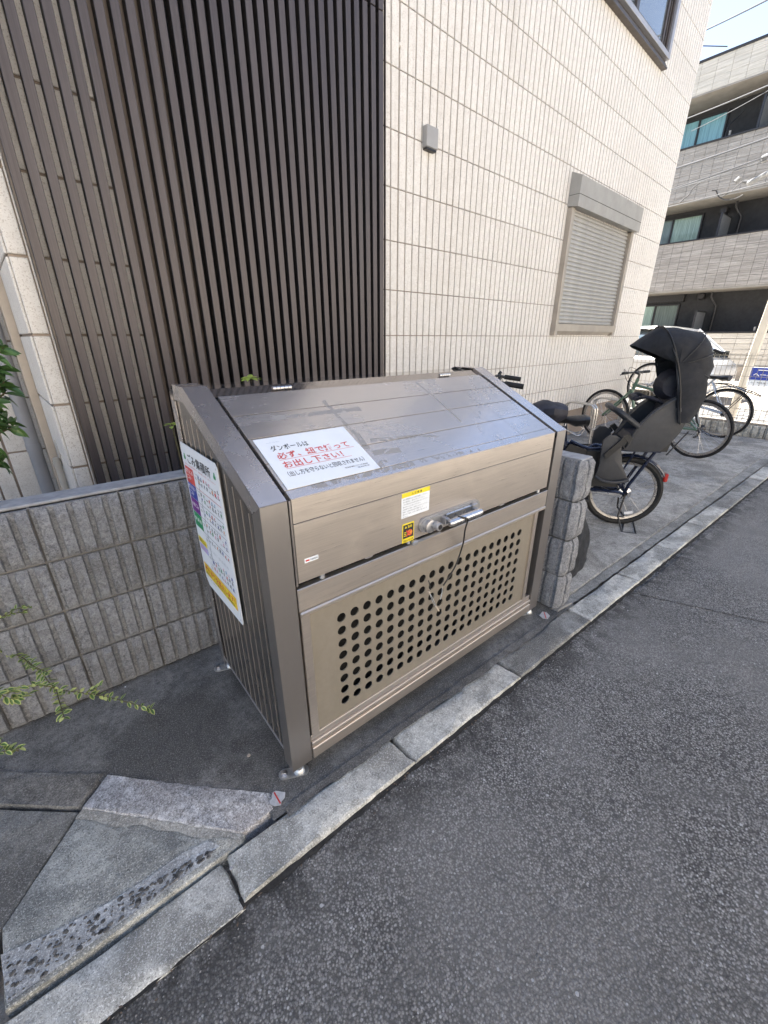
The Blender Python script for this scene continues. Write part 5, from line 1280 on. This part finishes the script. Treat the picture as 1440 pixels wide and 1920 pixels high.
for yy,zz in ((4.5,2.6),(4.5,5.2),(3.6,8.1)):
    o=MB(); o.bbox(BWX-.35,BWX-.05,by(yy)-.10,by(yy)+.10,zz-.02,zz+.16,.02); o.build('ceiling_light',railm,ap)
for yy,zz in ((4.98,7.20),(2.85,1.60)):
    o=MB(); o.tube([(.08,yy,zz-.09),(.06,yy,zz+.02)],.03,8); o.build('rail_cap_lamp',insul,ap,True)
mb=MB(); mb.tube([(BWX-.25,by(5.0),7.1),(BWX-.2,by(4.98),7.7),(BWX-.1,by(4.7),8.0)],.02,8); mb.build('laundry_arm',railm,ap,True)
# ------------------------------------------------------------------ OVERHEAD CABLES (from pixel rays at a chosen distance, sagging)
CP=Vector((-0.33528688,-0.85525074,1.30497684)); F_=775.18665
def at(x,y,d):
    r=(fw+ (x-720)/F_*r2-(y-960)/F_*u2); h=math.hypot(r.x,r.y); return CP+r*(d/h)
def cable(name,a,b,r,mat,lab,sag=.05,n=14,extra=1.25):
    A=at(*a); B=at(*b); D=B-A; A2=A-D*extra*.6; B2=B+D*extra; pts=[]
    for i in range(n+1):
        t=i/n; p=A2.lerp(B2,t); p.z-=sag*math.sin(math.pi*t)-sag*.8; pts.append(p)
    mb=MB(); mb.tube(pts,r,6); o=mb.build(name,mat,None,True); tag(o,lab,'cable','overhead cables crossing in front of the apartment building'); return o
cable('overhead_cable',(1290,222,12.5),(1440,159,9.5),.009,wirel,'upper pale overhead cable just above the top floor windows')
cable('overhead_cable',(1340,225,12.5),(1440,169,9.5),.006,wirel,'thin pale overhead cable slanting over the top floor window')
cable('overhead_cable',(1262,318,12),(1440,257,9.2),.014,wirem,'thick dark overhead cable across the upper striped balcony')
cable('overhead_cable',(1255,357,12),(1440,291,9.2),.010,wirem,'dark overhead cable wrapped with a pale strand below the thick one')
cable('overhead_cable',(1300,345,11.8),(1440,297,9.2),.006,wirel,'thin pale overhead cable running just under the dark wrapped one')
cable('overhead_cable',(1255,388,12),(1440,340,9.2),.007,wirel,'lowest pale overhead cable along the balcony underside')
cable('overhead_cable',(1325,56,16),(1440,-2,13),.016,wirem,'highest overhead cable against the sky')
cable('overhead_cable',(1318,86,40),(1360,87,40),.03,wirem,'short faint overhead cable over the far roof line',0,6,.1)
def fit(name,paths,mat,lab,cat='cable fitting'):
    mb=MB()
    for pts,r in paths: mb.tube(spline([at(*p) for p in pts]) if len(pts)>2 else [at(*p) for p in pts],r,8)
    return tag(mb.build(name,mat,None,True),lab,cat)
fit('drop_wire',[([(1312,343,10.8),(1300,352,10.8),(1292,365,10.8),(1283,372,10.8),(1275,380,10.8)],.009)],wirel,'pale drop wire bending down from the wrapped cable','cable')
fit('cable_loop',[([(1335,357,10.5),(1343,358,10.5),(1347,368,10.5),(1360,375,10.5),(1380,372,10.5),(1393,365,10.5)],.010),([(1393,340,10.5),(1383,348,10.5),(1372,358,10.5),(1352,370,10.5)],.007)],wirel,'hanging pale cable loop below the second floor balcony','cable')
fit('cable_closure',[([(1405,343,10),(1450,320,9.2)],.04),([(1393,341,10.1),(1404,342,10.1)],.025)],insul,'pale cylindrical cable closure at the right edge','cable closure')
fit('cable_insulator',[([(1379,342,10.3),(1388,334,10.3)],.04)],insul,'small pale insulator left of the cable closure','insulator')
fit('cable_insulator',[([(1428,300,9.6),(1440,294,9.6)],.05)],insul,'small pale insulator on the upper cable at the right edge','insulator')
# ------------------------------------------------------------------ ADDED HOUSE across the street (unseen, put in for warm bounce and reflections)
nh=empty('added_bounce_house',(0,-7.6,0),0,'unseen cream house added across the street for warm bounce, mirrored faintly in the bin metal','house')
mb=MB(); mb.box(-9,12,-5,0,-.1,5.6); mb.build('wall',simple('cream_render',(.52,.46,.38),.85,0,.06,3),nh)
mb=MB(); mb.prism([(-5.3,5.6),(.5,5.6),(-2.4,7.2)],-9.4,12.4,'x'); mb.build('roof',roofm,nh)
for x in (-6,-2,3,7.5):
    mb=MB(); mb.bbox(x,x+1.6,-.02,.05,1.0,2.1,.01); w_=mb.build('window',wfm,nh); mb=MB(); mb.box(x+.06,x+1.54,.0505,.055,1.06,2.04); mb.build('pane',glassm,w_)
# ------------------------------------------------------------------ PLANTS
def leaf_mesh(L,Wd,m1,m2=None,fold=.25,curl=.15):
    mb=MB(); n=5; vs=[]; ts=[0,.18,.4,.65,.85,1]; ws=[.05,.6,1,.85,.45,.0]
    for t,w in zip(ts,ws):
        x=L*t; z=-curl*L*t*t
        vs+=[(x,-Wd*w,z+Wd*w*fold),(x,-Wd*w*.52,z+Wd*w*fold*.5),(x,0,z),(x,Wd*w*.52,z+Wd*w*fold*.5),(x,Wd*w,z+Wd*w*fold)]
    for i in range(5):
        for k in range(4):
            mb.mi=1 if (m2 and (k in (0,3) or i==4)) else 0
            mb.add([vs[i*5+k],vs[i*5+k+1],vs[(i+1)*5+k+1],vs[(i+1)*5+k]],[(0,1,2,3)])
    return mb.mesh('leaf',[m1,m2] if m2 else m1,False,False)
vl=[leaf_mesh(.026,.0068,leafg,leafc),leaf_mesh(.022,.0060,leafg,leafc,.35,.3),leaf_mesh(.019,.0055,leafc,leafc)]
rv=random.Random(3)
def euler_dir(d,roll):
    d=Vector(d).normalized(); q=d.to_track_quat('X','Z'); m=q.to_matrix() @ Matrix.Rotation(roll,3,'X'); return m.to_euler()
def vine(name,lab,stems,meshes,dens=.014,sp=.5,grp=None,stem_r=.0016,scale=(.75,1.15),stemmat=None,cat='plant'):
    r=empty(name,stems[0][0],0,lab,cat,grp); o0=Vector(stems[0][0]); cnt_=0
    mb=MB()
    for st in stems:
        pts=spline(st,6); mb.tube([Vector(p)-o0 for p in pts],stem_r,6)
        L=0; side=1
        for i in range(1,len(pts)):
            d=pts[i]-pts[i-1]; L+=d.length
            if L>dens:
                L=0
                for s_ in (1,-1):
                    dd=d.normalized(); per=dd.cross(Vector((0,0,1))).normalized()*s_
                    v=dd*rv.uniform(.2,.9)+per*rv.uniform(.5,1)+Vector((0,0,rv.uniform(-.1,.7)))
                    inst('leaf',rv.choice(meshes),r,pts[i]-o0,euler_dir(v,rv.uniform(-.6,.6)),[rv.uniform(*scale)]*3); cnt_+=1
    mb.build('stem',stemmat or stemm,r,True); return r
vine('variegated_vine','cream-edged variegated vine trailing over the pad from the lower left wall',[
  [at(-40,1180,1.75),at(0,1212,1.72),at(45,1235,1.66),at(78,1262,1.60),at(105,1290,1.52),at(160,1300,1.46),at(215,1310,1.41),at(283,1330,1.37)],
  [at(-40,1305,1.40),at(20,1293,1.45),at(70,1285,1.50),at(105,1290,1.52)],
  [at(105,1290,1.52),at(112,1318,1.44),at(120,1345,1.38)],[at(-40,1335,1.3),at(-10,1305,1.38),at(30,1296,1.42)],[at(45,1235,1.66),at(60,1248,1.58),at(92,1262,1.52)],[at(160,1300,1.46),at(175,1292,1.44),at(190,1284,1.43)],[at(-20,1290,1.42),at(25,1312,1.40),at(55,1300,1.44)]],vl,.0095)
vine('variegated_vine','small cream-edged sprig at the lower left edge just above the driveway',[
  [at(-30,1380,1.15),at(-5,1392,1.14),at(10,1400,1.14),at(35,1408,1.12)],[at(-20,1420,1.12),at(5,1410,1.12),at(40,1402,1.12)]],vl,.011,scale=(.7,1.0))
vine('variegated_vine','pale yellow-green sprig in front of the upper left block wall',[
  [at(-30,1190,1.62),at(0,1160,1.65),at(30,1142,1.66),at(60,1137,1.66)],[at(0,1160,1.65),at(25,1150,1.66),at(50,1148,1.66)]],vl,.0125,scale=(.6,.95))
gl=[leaf_mesh(.060,.014,leafd,None,.2,.35),leaf_mesh(.052,.013,leafg,None,.2,.45),leaf_mesh(.056,.014,leafd,None,.3,.2)]
gl2=[leaf_mesh(.055,.015,leafy,None,.2,.3),leaf_mesh(.046,.012,leafg,None,.2,.45)]
def shrub(lab,tips,base,meshes,n=9):
    r=empty('green_shrub',base,0,lab,'shrub'); b=Vector(base); mb=MB()
    for tp in tips:
        t=Vector(at(*tp)); mid=b.lerp(t,.6)+Vector((0,0,.03)); mb.tube([(p-b) for p in spline([b,mid,t],5)],.003,6)
        d=(t-mid).normalized()
        for k in range(n):
            a=2*math.pi*k/n*2.4; u_=d.orthogonal().normalized(); w_=d.cross(u_); v=(u_*math.cos(a)+w_*math.sin(a))*rv.uniform(.7,1)+d*rv.uniform(-.1,.8)+Vector((0,0,.1))
            p=t-d*(.008*(k%5)); inst('leaf',rv.choice(meshes),r,p-b,euler_dir(v,rv.uniform(-1,1)),[rv.uniform(.8,1.2)]*3)
    mb.build('stem',stemm,r,True); return r
shrub('leafy green shrub branch at the left edge above the block wall',[(-14,655,1.95),(5,650,2.0),(-5,690,1.98),(8,715,1.98),(-12,745,1.97),(0,800,1.98),(25,800,2.0),(-10,835,1.98),(5,865,1.97),(-22,880,1.95),(-30,700,1.95),(-30,820,1.95),(12,790,2.02),(-12,770,1.98),(10,735,2.02)],at(-110,930,2.0),gl,9)
# two lime sprigs peeping past the bin
b_=(.14,.80,.60)
def sprig(lab,tip,base,n=8,sc_=.8):
    r=empty('lime_sprig',base,0,lab,'plant'); b=Vector(base); t=Vector(tip); mb=MB(); mb.tube([p-b for p in spline([b,b.lerp(t,.5)+Vector((.01,0,0)),t],5)],.0022,6); mb.build('stem',stemm,r,True)
    for k in range(n):
        a=2*math.pi*k/n; v=Vector((math.cos(a),math.sin(a)*.6,rv.uniform(.0,.5))); inst('leaf',rv.choice(gl2[:1]),r,t-b-Vector((0,0,.004*(k%3))),euler_dir(v,rv.uniform(-.4,.4)),[sc_*rv.uniform(.8,1.15)]*3)
    return r
sprig('lime green leaf tuft peeping over the back edge of the bin',at(470,708,1.98),(at(470,708,1.98).x,at(470,708,1.98).y,.5),9,.9)
sprig('lime green leaf tuft beside the left rear edge of the bin',at(322,795,1.76),(at(322,795,1.76).x,at(322,795,1.76).y,.5),7,.55)
# ------------------------------------------------------------------ LITTER
def scrap(lab,poly,z,line=None):
    mb=MB(); c=(sum(p[0] for p in poly)/len(poly),sum(p[1] for p in poly)/len(poly))
    mb.prism([(p[0]-c[0],p[1]-c[1]) for p in poly],0,.0012,'z'); o=mb.build('survey_sticker',waxm,None,False,(c[0],c[1],z)); tag(o,lab,'sticker')
    if line:
        (x0,y0),(x1,y1)=line; d=Vector((x1-x0,y1-y0)); L=d.length; m_=basis((x0-c[0],y0-c[1],.0014),(d.x/L,d.y/L,0),(-d.y/L,d.x/L,0)); rect_obj('red_stripe',0,L,-.0022,.0022,inkred,o,m_,.0003)
def gp(x,y,z=0): p=at(x,y,1.0); t=(z-CP.z)/(p.z-CP.z); q=CP+(p-CP)*t; return (q.x,q.y)
scrap('torn grey survey sticker with a red stripe near the front left foot of the bin',[gp(*p,.004) for p in ((511,1487),(517,1483),(527,1485),(535,1486),(534,1496),(528,1503),(527,1510),(515,1512),(506,1508),(506,1501),(510,1499),(509,1494))],.0045,(gp(514,1486,.005),gp(526,1507,.005)))
scrap('small torn grey sticker with a red stripe by the block wall end',[gp(*p,.004) for p in ((1011,1154),(1017,1147),(1025,1149),(1031,1155),(1027,1161),(1018,1160))],.0045,(gp(1020,1148,.005),gp(1024,1160,.005)))
def bit(name,lab,px,r,mat,cat,z=.004,k=7,flat=.4):
    x,y=gp(*px,z); mb=MB(); mb.prism([(r*math.cos(6.283*i/k)*rv.uniform(.8,1.1),r*math.sin(6.283*i/k)*rv.uniform(.7,1.1)) for i in range(k)],0,r*flat,'z'); tag(mb.build(name,mat,None,False,(x,y,z)),lab,cat)
bit('dry_leaf_scrap','tan scrap lying on the dark pad left of the bin',(467,1417),.0065,beigem,'scrap')
bit('blue_scrap','tiny blue scrap on the asphalt beside the kerb',(632,1551),.005,inkcy,'scrap',-.020)
bit('pale_pebble','pale blue-white pebble in the kerb joint',(434,1628),.006,whitek,'pebble',.0)
for i,(px,lab) in enumerate((((445,1243),'white speck on the pad just in front of the wall'),((235,1288),'white speck near the foot of the block wall'))): bit('pale_chip',lab,px,.003,whitep,'scrap')
# litter leaves along the kerb
mb=MB()
for i in range(260):
    x=rnd.uniform(-.6,7); y=gutter_y(x)-.125-abs(rnd.gauss(0,.02)); r=rnd.uniform(.002,.006); a=rnd.random()*6
    mb.add([(x+r*math.cos(a+k*1.57)*(1 if k%2 else .5),y+r*math.sin(a+k*1.57)*(1 if k%2 else .5),-.0165+rnd.uniform(0,.002)) for k in range(4)],[(0,1,2,3)])
tag(mb.build('kerb_litter',stemr),'dark crumbs of dead leaf along the kerb foot','leaf litter',kind='stuff')
